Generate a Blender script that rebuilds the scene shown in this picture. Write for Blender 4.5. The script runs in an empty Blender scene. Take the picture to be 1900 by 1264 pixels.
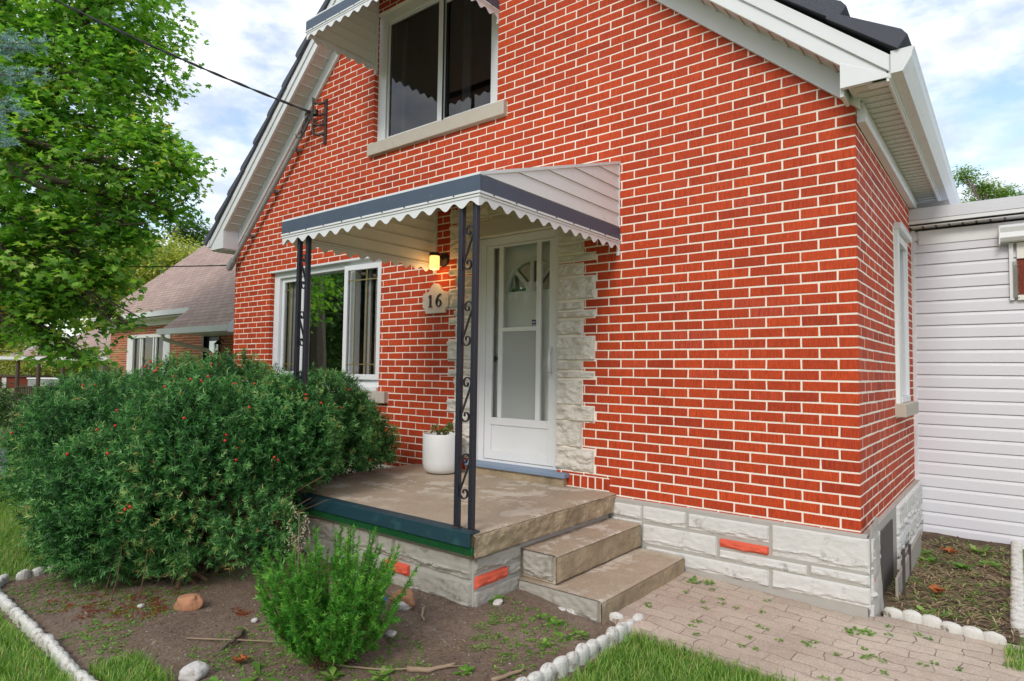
import bpy, bmesh, math, random
import numpy as np
from mathutils import Vector, Matrix, noise as mn
R = math.radians
rng = random.Random(7)
nr = np.random.default_rng(11)
S = bpy.context.scene
COL = S.collection

# ---------------------------------------------------------------- camera
CAM = Vector((0.7165, -4.2147, 1.5085))
YAW, PITCH, ROLL, FPX = R(-38.47745), R(2.79517), R(0.79334), 1168.3
fw = Vector((math.sin(YAW)*math.cos(PITCH), math.cos(YAW)*math.cos(PITCH), math.sin(PITCH)))
r0 = Vector((math.cos(YAW), -math.sin(YAW), 0)); u0 = r0.cross(fw)
rt = r0*math.cos(ROLL)+u0*math.sin(ROLL); up = u0*math.cos(ROLL)-r0*math.sin(ROLL)
cd = bpy.data.cameras.new('camera'); cam = bpy.data.objects.new('camera', cd); COL.objects.link(cam)
m3 = Matrix((rt, up, -fw)).transposed().to_4x4(); m3.translation = CAM; cam.matrix_world = m3
cd.sensor_width = 36; cd.lens = FPX/1900*36; cd.clip_end = 2000; cd.clip_start = 0.05
S.camera = cam
# ---------------------------------------------------------------- light
SUN_EL, SUN_AZ = R(38), R(170)      # azimuth measured clockwise from +y (the house front faces -y)
W = bpy.data.worlds.new('World'); S.world = W; W.use_nodes = True
nt = W.node_tree; nt.nodes.clear()
N = nt.nodes.new; L = nt.links.new
out = N('ShaderNodeOutputWorld'); bg = N('ShaderNodeBackground'); L(bg.outputs[0], out.inputs[0])
sky = N('ShaderNodeTexSky'); sky.sky_type = 'NISHITA'; sky.sun_disc = False
sky.sun_elevation = SUN_EL; sky.sun_rotation = SUN_AZ; sky.air_density = 1.0; sky.dust_density = 0.6; sky.ozone_density = 1.5
tc = N('ShaderNodeTexCoord'); mp = N('ShaderNodeMapping'); mp.inputs['Scale'].default_value = (1, 1, 2.1)
mp.inputs['Location'].default_value = (.35, .1, .2)
L(tc.outputs['Generated'], mp.inputs[0])
n1 = N('ShaderNodeTexNoise'); n1.inputs['Scale'].default_value = 7.5; n1.inputs['Detail'].default_value = 9; n1.inputs['Roughness'].default_value = .62
n2 = N('ShaderNodeTexNoise'); n2.inputs['Scale'].default_value = 1.7; n2.inputs['Detail'].default_value = 5
L(mp.outputs[0], n1.inputs[0]); L(mp.outputs[0], n2.inputs[0])
ad = N('ShaderNodeMath'); ad.operation = 'ADD'; L(n1.outputs[0], ad.inputs[0]); L(n2.outputs[0], ad.inputs[1])
cr = N('ShaderNodeValToRGB'); cr.color_ramp.elements[0].position = .39; cr.color_ramp.elements[1].position = .53
cr.color_ramp.elements[0].color = (0, 0, 0, 1); cr.color_ramp.elements[1].color = (1, 1, 1, 1)
hf = N('ShaderNodeMath'); hf.operation = 'MULTIPLY'; hf.inputs[1].default_value = .5; L(ad.outputs[0], hf.inputs[0]); L(hf.outputs[0], cr.inputs[0])
n3 = N('ShaderNodeTexNoise'); n3.inputs['Scale'].default_value = 13; n3.inputs['Detail'].default_value = 6; L(mp.outputs[0], n3.inputs[0])
cc = N('ShaderNodeValToRGB'); cc.color_ramp.elements[0].position = .36; cc.color_ramp.elements[1].position = .62
cc.color_ramp.elements[0].color = (3.5, 3.95, 4.7, 1); cc.color_ramp.elements[1].color = (5.7, 5.85, 6.1, 1); L(n3.outputs[0], cc.inputs[0])
sm = N('ShaderNodeMix'); sm.data_type = 'RGBA'; sm.blend_type = 'MULTIPLY'; sm.inputs[0].default_value = 1
sm.inputs[7].default_value = (1.35, 1.25, 1.14, 1); L(sky.outputs[0], sm.inputs[6])
mx = N('ShaderNodeMix'); mx.data_type = 'RGBA'; L(cr.outputs[0], mx.inputs[0]); L(sm.outputs[2], mx.inputs[6]); L(cc.outputs[0], mx.inputs[7])
L(mx.outputs[2], bg.inputs[0]); bg.inputs[1].default_value = 0.13
sl = bpy.data.lights.new('sun', 'SUN'); sl.energy = 1.1; sl.angle = R(18); sl.color = (1, .955, .88)
so = bpy.data.objects.new('sun', sl); COL.objects.link(so)
sd = Vector((math.sin(SUN_AZ)*math.cos(SUN_EL), math.cos(SUN_AZ)*math.cos(SUN_EL), math.sin(SUN_EL)))
so.rotation_euler = sd.to_track_quat('Z', 'Y').to_euler(); so.location = (0, -10, 20)
S.view_settings.view_transform = 'Standard'; S.view_settings.look = 'None'
S.view_settings.exposure = 0.74; S.view_settings.gamma = 1
S.cycles.max_bounces = 8; S.cycles.transparent_max_bounces = 16; S.cycles.use_denoising = True
S.cycles.denoising_input_passes = 'RGB_ALBEDO_NORMAL'; S.cycles.denoising_prefilter = 'ACCURATE'

# ---------------------------------------------------------------- materials
MATS = {}
def srgb(r, g, b):
    f = lambda c: (c/255/12.92) if c/255 <= .04045 else ((c/255+.055)/1.055)**2.4
    return (f(r), f(g), f(b), 1)
class NT:
    def __init__(s, name):
        s.m = bpy.data.materials.new(name); s.m.use_nodes = True; s.t = s.m.node_tree
        s.b = s.t.nodes['Principled BSDF']; s.o = s.t.nodes['Material Output']
        s.tc = s.t.nodes.new('ShaderNodeTexCoord')
    def n(s, t, **k):
        x = s.t.nodes.new(t)
        for a, v in k.items():
            if a.startswith('i_'): x.inputs[a[2:].replace('_', ' ')].default_value = v
            else: setattr(x, a, v)
        return x
    def l(s, a, b): s.t.links.new(a, b)
    def noise(s, scale, detail=4, rough=.5, mscale=None, obj=True):
        x = s.n('ShaderNodeTexNoise', i_Scale=scale, i_Detail=detail, i_Roughness=rough)
        if mscale is not None:
            mp = s.n('ShaderNodeMapping'); mp.inputs['Scale'].default_value = mscale
            s.l(s.tc.outputs['Object'], mp.inputs[0]); s.l(mp.outputs[0], x.inputs[0])
        else: s.l(s.tc.outputs['Object'], x.inputs[0])
        return x.outputs[0]
    def ramp(s, src, stops):
        x = s.n('ShaderNodeValToRGB'); e = x.color_ramp.elements
        while len(e) < len(stops): e.new(.5)
        for i, (p, c) in enumerate(stops): e[i].position = p; e[i].color = c if len(c) == 4 else (*c, 1)
        s.l(src, x.inputs[0]); return x.outputs[0]
    def mix(s, a, b, f, mode='MIX'):
        x = s.n('ShaderNodeMix', data_type='RGBA', blend_type=mode)
        for i, v in ((6, a), (7, b), (0, f)):
            if isinstance(v, (int, float)): x.inputs[i].default_value = v
            elif isinstance(v, tuple): x.inputs[i].default_value = v
            else: s.l(v, x.inputs[i])
        return x.outputs[2]
    def math(s, op, a, b=0.):
        x = s.n('ShaderNodeMath', operation=op)
        for i, v in ((0, a), (1, b)):
            if isinstance(v, (int, float)): x.inputs[i].default_value = v
            else: s.l(v, x.inputs[i])
        return x.outputs[0]
    def attr(s, name='rnd'):
        return s.n('ShaderNodeAttribute', attribute_name=name).outputs['Fac']
    def base(s, c):
        if isinstance(c, tuple): s.b.inputs['Base Color'].default_value = c
        else: s.l(c, s.b.inputs['Base Color'])
    def bump(s, h, st=.3, d=.01):
        x = s.n('ShaderNodeBump', i_Strength=st, i_Distance=d); s.l(h, x.inputs['Height']); s.l(x.outputs[0], s.b.inputs['Normal'])
    def rough(s, v):
        if isinstance(v, (int, float)): s.b.inputs['Roughness'].default_value = v
        else: s.l(v, s.b.inputs['Roughness'])
g3 = lambda v: (v, v, v, 1)
def simple(name, c, rough=.5, var=.12, scale=6, bump=.0, bscale=60, metal=0, bd=.004, dirt=None, mscale=None):
    k = NT(name)
    nz = k.noise(scale, 6, .6, mscale)
    col = k.mix(tuple(x*(1-var) for x in c[:3])+(1,), tuple(min(1, x*(1+var)) for x in c[:3])+(1,), nz)
    if dirt:
        dn = k.ramp(k.noise(dirt[1], 8, .7), [(dirt[2], g3(0)), (dirt[2]+.12, g3(1))])
        col = k.mix(col, dirt[0], dn)
    k.base(col); k.rough(k.ramp(k.noise(scale*5, 3), [(0, g3(max(0, rough-.1))), (1, g3(min(1, rough+.1)))]))
    k.b.inputs['Metallic'].default_value = metal
    if bump: k.bump(k.noise(bscale, 6, .6), bump, bd)
    MATS[name] = k.m; return k.m
def M(n): return MATS[n]

def mk_brick(name, stops, sx=1):
    k = NT(name); a = k.attr()
    base = k.ramp(a, stops)
    # wire-cut face: fine vertical scratches
    st = k.noise(1, 3, .7, (330, 330, 16)); st2 = k.noise(1, 4, .6, (60, 60, 7)); sp = k.noise(260, 2, .7)
    f = k.ramp(st, [(.40, g3(0)), (.60, g3(1))])
    base = k.mix(base, k.mix(base, (.5, .38, .32, 1), 1, 'MULTIPLY'), k.math('MULTIPLY', f, .75))
    base = k.mix(base, k.mix(base, (1.4, 1.3, 1.2, 1), 1, 'MULTIPLY'), k.math('MULTIPLY', k.ramp(k.noise(150, 3, .8), [(.5, g3(0)), (.66, g3(1))]), .6))
    base = k.mix(base, k.mix(base, (.42, .34, .3, 1), 1, 'MULTIPLY'), k.math('MULTIPLY', k.ramp(sp, [(.62, g3(0)), (.70, g3(1))]), .7))
    base = k.mix(base, k.mix(base, (1.25, 1.2, 1.1, 1), 1, 'MULTIPLY'), k.ramp(st2, [(.5, g3(0)), (.75, g3(1))]))
    gr = k.ramp(k.noise(2.6, 8, .7), [(.64, g3(0)), (.78, g3(.25))])
    base = k.mix(base, srgb(196, 150, 128), gr)
    stn = k.math('MULTIPLY', k.ramp(k.noise(1, 7, .65, (2.2, 2.2, .55)), [(.54, g3(0)), (.76, g3(1))]), .26)
    base = k.mix(base, k.mix(base, (.52, .46, .42, 1), 1, 'MULTIPLY'), stn)
    k.base(base); k.rough(.72); k.b.inputs['Specular IOR Level'].default_value = .3
    h = k.math('ADD', k.math('MULTIPLY', st, .7), k.math('MULTIPLY', sp, .5)); k.bump(h, .55, .0022)
    MATS[name] = k.m
mk_brick('brick', [(0, srgb(172, 62, 34)), (.10, srgb(186, 68, 33)), (.5, srgb(194, 72, 33)), (.90, srgb(204, 78, 35)), (1, srgb(190, 76, 50))])
mk_brick('brick_far', [(0, srgb(150, 78, 50)), (.4, srgb(186, 100, 62)), (.75, srgb(200, 118, 76)), (1, srgb(160, 92, 66))])
mk_brick('brick_dark', [(0, srgb(110, 50, 34)), (1, srgb(140, 66, 46))])
simple('mortar', srgb(240, 228, 212), .9, .08, 9, .5, 220, bd=.003, dirt=(srgb(188, 166, 148), 3.4, .60))
simple('mortar_far', srgb(214, 190, 165), .9, .1, 9)
simple('white_vinyl', srgb(222, 222, 222), .38, .04, 5, .06, 40)
simple('white_paint', srgb(226, 225, 224), .45, .05, 4, .08, 90, dirt=(srgb(190, 186, 178), 6, .66))
simple('white_siding', srgb(211, 210, 215), .42, .03, 3, .08, 120, dirt=(srgb(200, 196, 192), 2.2, .70))
simple('cream_metal', srgb(226, 222, 212), .5, .06, 5, .1, 60, dirt=(srgb(160, 150, 132), 5, .66))
simple('soffit', srgb(208, 203, 196), .55, .05, 5)
simple('gutter_dirty', srgb(218, 218, 218), .4, .05, 4, .05, 60, dirt=(srgb(140, 138, 134), 26, .60), mscale=None)
simple('slate_metal', srgb(72, 84, 100), .42, .14, 8, .1, 50, dirt=(srgb(112, 122, 134), 14, .64))
simple('iron', srgb(36, 38, 48), .38, .15, 20, .15, 160, dirt=(srgb(120, 118, 116), 45, .735))
simple('dark_metal', srgb(28, 28, 30), .4, .1)
simple('rust_metal', srgb(70, 60, 58), .7, .2, 30, .3, 90)
simple('grey_pipe', srgb(150, 150, 150), .6, .08)
simple('roof_grey', srgb(206, 206, 210), .5, .06, 5)
simple('cable', srgb(28, 28, 30), .6, .05)
simple('sill_stone', srgb(184, 174, 160), .85, .08, 14, .45, 180, bd=.003, dirt=(srgb(150, 140, 124), 9, .62))
simple('quoin', srgb(210, 202, 190), .88, .14, 9, .7, 70, bd=.008, dirt=(srgb(170, 158, 144), 7, .62))
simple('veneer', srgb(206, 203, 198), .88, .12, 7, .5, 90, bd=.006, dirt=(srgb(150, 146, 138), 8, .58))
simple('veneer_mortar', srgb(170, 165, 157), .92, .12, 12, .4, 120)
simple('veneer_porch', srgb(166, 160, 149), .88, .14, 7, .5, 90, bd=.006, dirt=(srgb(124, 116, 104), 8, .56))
simple('accent', srgb(216, 92, 66), .8, .14, 12, .4, 120, dirt=(srgb(180, 96, 74), 14, .6))
simple('trim_green', srgb(28, 60, 70), .5, .22, 10, .15, 60, dirt=(srgb(46, 84, 84), 7, .56))
simple('sill_blue', srgb(126, 142, 164), .55, .1, 9, .15, 60)
simple('plaque', srgb(206, 192, 178), .8, .06, 10, .2, 120)
simple('pot_white', srgb(222, 221, 219), .6, .03, 4, .15, 200, dirt=(srgb(196, 190, 182), 5, .68))
simple('edging', srgb(208, 204, 196), .9, .10, 12, .6, 90, bd=.006, dirt=(srgb(128, 114, 96), 16, .54))
simple('rock_tan', srgb(176, 124, 92), .85, .12, 9, .6, 50, bd=.01)
simple('rock_white', srgb(196, 190, 184), .85, .15, 11, .6, 50, bd=.01, dirt=(srgb(140, 128, 118), 10, .58))
simple('bark', srgb(96, 84, 72), .9, .25, 9, .9, 30, bd=.02)
simple('stem_brown', srgb(104, 76, 56), .85, .2, 12, .4, 80)
simple('twig', srgb(150, 128, 104), .85, .2, 12)
simple('dry_leaf', srgb(160, 92, 48), .8, .25, 14)
simple('asphalt', srgb(132, 134, 142), .9, .1, 8, .4, 200)
simple('interior', srgb(86, 80, 74), .9, .1)
simple('curtain', srgb(158, 155, 148), .9, .06, 3, .1, 30)
simple('door_white', srgb(240, 239, 232), .5, .03)
simple('awning_white', srgb(222, 220, 219), .42, .04, 4, .08, 70, dirt=(srgb(176, 170, 160), 7, .64))
simple('brown_wood', srgb(84, 66, 58), .7, .2)
simple('grey_wood', srgb(158, 150, 140), .85, .15, 6, .3, 60, mscale=(3, 3, 30))
simple('blue_plastic', srgb(30, 80, 190), .35, .05)
simple('sticker', srgb(24, 34, 70), .4, .02)
simple('brass', srgb(176, 160, 110), .35, .05, metal=.8)
simple('digit_black', srgb(44, 44, 50), .5, .1)
simple('seed_head', srgb(196, 178, 158), .9, .15, 20)
simple('terracotta_box', srgb(150, 62, 48), .7, .1)

k = NT('glass')
k.t.nodes.remove(k.b)
tr = k.n('ShaderNodeBsdfTransparent'); tr.inputs[0].default_value = (.97, .98, .975, 1)
gl = k.n('ShaderNodeBsdfGlossy', i_Roughness=.015); gl.inputs[0].default_value = (1, 1, 1, 1)
fr = k.n('ShaderNodeFresnel', i_IOR=1.42); mxs = k.n('ShaderNodeMixShader')
bp = k.n('ShaderNodeBump', i_Strength=.05, i_Distance=.02); k.l(k.noise(2.2, 2), bp.inputs['Height']); k.l(bp.outputs[0], gl.inputs['Normal'])
k.l(k.math('MULTIPLY', fr.outputs[0], 1.0), mxs.inputs[0]); k.l(tr.outputs[0], mxs.inputs[1]); k.l(gl.outputs[0], mxs.inputs[2]); k.l(mxs.outputs[0], k.o.inputs[0]); MATS['glass'] = k.m
k = NT('glass_dim')
k.t.nodes.remove(k.b)
tr = k.n('ShaderNodeBsdfTransparent'); tr.inputs[0].default_value = (.42, .45, .45, 1)
gl = k.n('ShaderNodeBsdfGlossy', i_Roughness=.015); fr = k.n('ShaderNodeFresnel', i_IOR=1.8); mxs = k.n('ShaderNodeMixShader')
k.l(fr.outputs[0], mxs.inputs[0]); k.l(tr.outputs[0], mxs.inputs[1]); k.l(gl.outputs[0], mxs.inputs[2]); k.l(mxs.outputs[0], k.o.inputs[0]); MATS['glass_dim'] = k.m
k = NT('glass_dark')      # coated picture glass, strong mirror
k.t.nodes.remove(k.b)
tr = k.n('ShaderNodeBsdfTransparent'); tr.inputs[0].default_value = (.30, .36, .34, 1)
gl = k.n('ShaderNodeBsdfGlossy', i_Roughness=.01); gl.inputs[0].default_value = (.86, .95, .9, 1)
mxs = k.n('ShaderNodeMixShader'); mxs.inputs[0].default_value = .5
bp = k.n('ShaderNodeBump', i_Strength=.05, i_Distance=.02); k.l(k.noise(1.6, 2), bp.inputs['Height']); k.l(bp.outputs[0], gl.inputs['Normal'])
k.l(tr.outputs[0], mxs.inputs[1]); k.l(gl.outputs[0], mxs.inputs[2]); k.l(mxs.outputs[0], k.o.inputs[0]); MATS['glass_dark'] = k.m
k = NT('screen')
k.t.nodes.remove(k.b)
tr = k.n('ShaderNodeBsdfTransparent'); tr.inputs[0].default_value = (.8, .8, .8, 1)
df = k.n('ShaderNodeBsdfPrincipled'); df.inputs['Base Color'].default_value = srgb(186, 188, 184); df.inputs['Roughness'].default_value = .5
mxs = k.n('ShaderNodeMixShader'); mxs.inputs[0].default_value = .62
k.l(tr.outputs[0], mxs.inputs[1]); k.l(df.outputs[0], mxs.inputs[2]); k.l(mxs.outputs[0], k.o.inputs[0]); MATS['screen'] = k.m
k = NT('lamp_glass'); k.base((1, .72, .4, 1)); k.rough(.3)
k.b.inputs['Emission Color'].default_value = (1, .46, .12, 1); k.b.inputs['Emission Strength'].default_value = 1.3; MATS['lamp_glass'] = k.m
k = NT('bulb'); k.b.inputs['Emission Color'].default_value = (1, .78, .45, 1); k.b.inputs['Emission Strength'].default_value = 30; MATS['bulb'] = k.m

def leafmat(name, stops, trans=.35, rough=.5):
    k = NT(name); c = k.ramp(k.attr(), stops); k.base(c); k.rough(rough); k.b.inputs['Specular IOR Level'].default_value = .35
    t = k.n('ShaderNodeBsdfTranslucent'); c2 = k.mix(c, (1.5, 1.7, .7, 1), 1, 'MULTIPLY'); k.l(c2, t.inputs[0])
    m_ = k.n('ShaderNodeMixShader'); m_.inputs[0].default_value = trans
    k.l(k.b.outputs[0], m_.inputs[1]); k.l(t.outputs[0], m_.inputs[2]); k.l(m_.outputs[0], k.o.inputs[0]); MATS[name] = k.m
leafmat('maple_leaf', [(0, srgb(54, 98, 40)), (.3, srgb(92, 140, 54)), (.6, srgb(132, 174, 72)), (.85, srgb(174, 200, 100)), (.95, srgb(206, 208, 120)), (1, srgb(206, 168, 100))], .48)
leafmat('yellow_leaf', [(0, srgb(108, 124, 54)), (.5, srgb(168, 172, 84)), (1, srgb(214, 204, 124))], .4)
leafmat('far_leaf', [(0, srgb(46, 76, 36)), (.5, srgb(78, 112, 50)), (1, srgb(120, 144, 70))], .3)
leafmat('right_leaf', [(0, srgb(80, 118, 50)), (.5, srgb(122, 156, 72)), (1, srgb(168, 178, 100))], .35)
leafmat('orange_leaf', [(0, srgb(170, 110, 50)), (1, srgb(214, 150, 80))], .35)
leafmat('spruce', [(0, srgb(84, 120, 122)), (.5, srgb(128, 164, 172)), (1, srgb(180, 202, 212))], .2)
leafmat('yew', [(0, srgb(24, 60, 22)), (.35, srgb(52, 104, 46)), (.62, srgb(88, 144, 76)), (.88, srgb(138, 184, 110)), (.98, srgb(172, 192, 110)), (1, srgb(172, 146, 90))], .18, .45)
leafmat('yew_young', [(0, srgb(48, 104, 30)), (.5, srgb(84, 152, 50)), (1, srgb(146, 200, 88))], .3, .45)
leafmat('grass', [(0, srgb(78, 120, 44)), (.5, srgb(118, 160, 66)), (.85, srgb(160, 186, 98)), (1, srgb(190, 176, 128))], .35)
leafmat('weed', [(0, srgb(80, 126, 44)), (.6, srgb(120, 164, 66)), (1, srgb(158, 186, 100))], .3)
leafmat('straw', [(0, srgb(120, 98, 72)), (.6, srgb(168, 144, 108)), (1, srgb(200, 182, 146))], .2)
leafmat('needle_litter', [(0, srgb(110, 52, 28)), (.6, srgb(150, 74, 40)), (1, srgb(176, 100, 60))], .1)
leafmat('succulent', [(0, srgb(70, 96, 44)), (.7, srgb(110, 130, 66)), (1, srgb(170, 110, 70))], .15)
k = NT('berry'); k.base(srgb(200, 44, 30)); k.rough(.35); k.b.inputs['Subsurface Weight'].default_value = .1; MATS['berry'] = k.m

k = NT('lawn')
c = k.ramp(k.noise(3, 8, .7), [(.3, srgb(92, 112, 50)), (.5, srgb(118, 140, 66)), (.7, srgb(150, 152, 88))])
c = k.mix(c, k.ramp(k.noise(90, 4, .7), [(.3, srgb(80, 88, 44)), (.7, srgb(166, 168, 110))]), .45)
k.base(c); k.rough(.95); k.bump(k.noise(120, 5, .8), .7, .03); MATS['lawn'] = k.m
k = NT('soil')
c = k.ramp(k.noise(2.2, 10, .72), [(.30, srgb(112, 88, 70)), (.5, srgb(148, 123, 103)), (.68, srgb(182, 158, 136))])
c = k.mix(c, k.ramp(k.noise(60, 6, .8), [(.35, srgb(92, 68, 54)), (.62, srgb(190, 166, 144))]), .42)
sp = k.ramp(k.noise(150, 2, .5), [(.68, g3(0)), (.72, g3(1))]); c = k.mix(c, srgb(206, 190, 170), k.math('MULTIPLY', sp, .7))
k.base(c); k.rough(.95); k.bump(k.noise(55, 9, .8), 1, .035); MATS['soil'] = k.m
k = NT('soil_dark')
c = k.ramp(k.noise(4, 10, .75), [(.3, srgb(66, 50, 38)), (.5, srgb(98, 78, 60)), (.7, srgb(134, 112, 88))])
k.base(c); k.rough(.95); k.bump(k.noise(60, 9, .75), .9, .02); MATS['soil_dark'] = k.m
# interlocking pavers: two warped brick grids
k = NT('pavers')
wob = k.n('ShaderNodeTexNoise', i_Scale=7., i_Detail=3.); k.l(k.tc.outputs['Object'], wob.inputs[0])
vm = k.n('ShaderNodeVectorMath', operation='MULTIPLY_ADD'); k.l(wob.outputs['Color'], vm.inputs[0]); vm.inputs[1].default_value = (.085, .085, 0); k.l(k.tc.outputs['Object'], vm.inputs[2])
bt = k.n('ShaderNodeTexBrick', offset=.5, i_Scale=1., i_Mortar_Size=.0034, i_Mortar_Smooth=.4, i_Brick_Width=.215, i_Row_Height=.105)
bt.inputs['Color1'].default_value = g3(0); bt.inputs['Color2'].default_value = g3(1); bt.inputs['Mortar'].default_value = g3(.5)
k.l(vm.outputs[0], bt.inputs[0])
c = k.ramp(bt.outputs['Color'], [(0, srgb(182, 162, 142)), (1, srgb(208, 190, 168))])
c = k.mix(c, k.ramp(k.noise(1.6, 8, .7), [(.35, srgb(158, 140, 126)), (.65, srgb(200, 184, 168))]), .6)
c = k.mix(c, srgb(118, 100, 88), k.ramp(k.noise(110, 4, .8), [(.52, g3(0)), (.68, g3(.75))])); c = k.mix(c, srgb(226, 214, 202), k.ramp(k.noise(75, 4, .8), [(.56, g3(0)), (.70, g3(.6))]))
jm = k.math('MULTIPLY', bt.outputs['Fac'], k.ramp(k.noise(5, 4, .6), [(.38, g3(.15)), (.6, g3(1))]))
c = k.mix(c, srgb(108, 94, 80), k.math('MULTIPLY', jm, .9)); k.base(c); k.rough(.92)
h = k.math('SUBTRACT', k.math('MULTIPLY', k.noise(150, 4, .7), .25), bt.outputs['Fac']); k.bump(h, .6, .006); MATS['pavers'] = k.m
# worn porch concrete: brown slab with chipped pale paint
k = NT('concrete')
c = k.ramp(k.noise(1.7, 9, .68), [(.3, srgb(146, 126, 104)), (.5, srgb(174, 154, 130)), (.7, srgb(194, 176, 152))])
c = k.mix(c, k.ramp(k.noise(90, 5, .8), [(.3, srgb(108, 92, 76)), (.7, srgb(206, 190, 168))]), .42)
pm = k.math('MULTIPLY', k.ramp(k.noise(4.6, 9, .74), [(.52, g3(0)), (.545, g3(1))]), k.ramp(k.noise(1.3, 3), [(.36, g3(0)), (.50, g3(1))]))
c = k.mix(c, srgb(206, 196, 180), k.math('MULTIPLY', pm, .8))
k.base(c); k.rough(.82); k.bump(k.math('ADD', k.noise(120, 6, .7), k.math('MULTIPLY', pm, .5)), .45, .006); MATS['concrete'] = k.m
k = NT('concrete_edge')
c = k.ramp(k.noise(3.5, 9, .7), [(.3, srgb(126, 110, 88)), (.5, srgb(160, 142, 114)), (.68, srgb(190, 170, 140))])
c = k.mix(c, srgb(196, 188, 176), k.ramp(k.noise(3.3, 6, .7), [(.60, g3(0)), (.66, g3(.85))]))
k.base(c); k.rough(.88); k.bump(k.noise(45, 8, .75), .8, .012); MATS['concrete_edge'] = k.m
k = NT('turf'); c = k.ramp(k.noise(300, 3, .7), [(.3, srgb(4, 84, 36)), (.7, srgb(40, 136, 72))]); k.base(c); k.rough(.8); k.bump(k.noise(260, 3, .8), 1, .01); MATS['turf'] = k.m
k = NT('roof_dark')
c = k.ramp(k.noise(260, 3, .8), [(.3, srgb(52, 54, 62)), (.7, srgb(104, 106, 116))]); k.base(c); k.rough(.9); k.bump(k.noise(220, 4, .8), .6, .006); MATS['roof_dark'] = k.m
k = NT('roof_brown')
bt = k.n('ShaderNodeTexBrick', offset=.5, i_Scale=1., i_Mortar_Size=.014, i_Mortar_Smooth=.5, i_Brick_Width=.32, i_Row_Height=.145)
bt.inputs['Color1'].default_value = srgb(158, 132, 122); bt.inputs['Color2'].default_value = srgb(186, 160, 148); bt.inputs['Mortar'].default_value = srgb(96, 72, 68)
k.l(k.tc.outputs['UV'], bt.inputs[0]); c = k.mix(bt.outputs[0], k.ramp(k.noise(1.5, 8, .8), [(.3, srgb(140, 116, 106)), (.7, srgb(184, 160, 148))]), .4)
k.base(c); k.rough(.95); k.bump(bt.outputs['Fac'], .5, .01); MATS['roof_brown'] = k.m
# perforated soffit: rows of small dark slots
k = NT('soffit_vent')
vt = k.n('ShaderNodeTexVoronoi', i_Scale=85.); mp_ = k.n('ShaderNodeMapping'); mp_.inputs['Scale'].default_value = (.5, 1, .5)
k.l(k.tc.outputs['Object'], mp_.inputs[0]); k.l(mp_.outputs[0], vt.inputs[0])
d = k.ramp(vt.outputs['Distance'], [(.14, g3(1)), (.24, g3(0))])
k.base(k.mix(srgb(208, 203, 196), srgb(110, 104, 98), k.math('MULTIPLY', d, .8))); k.rough(.5); MATS['soffit_vent'] = k.m

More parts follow.
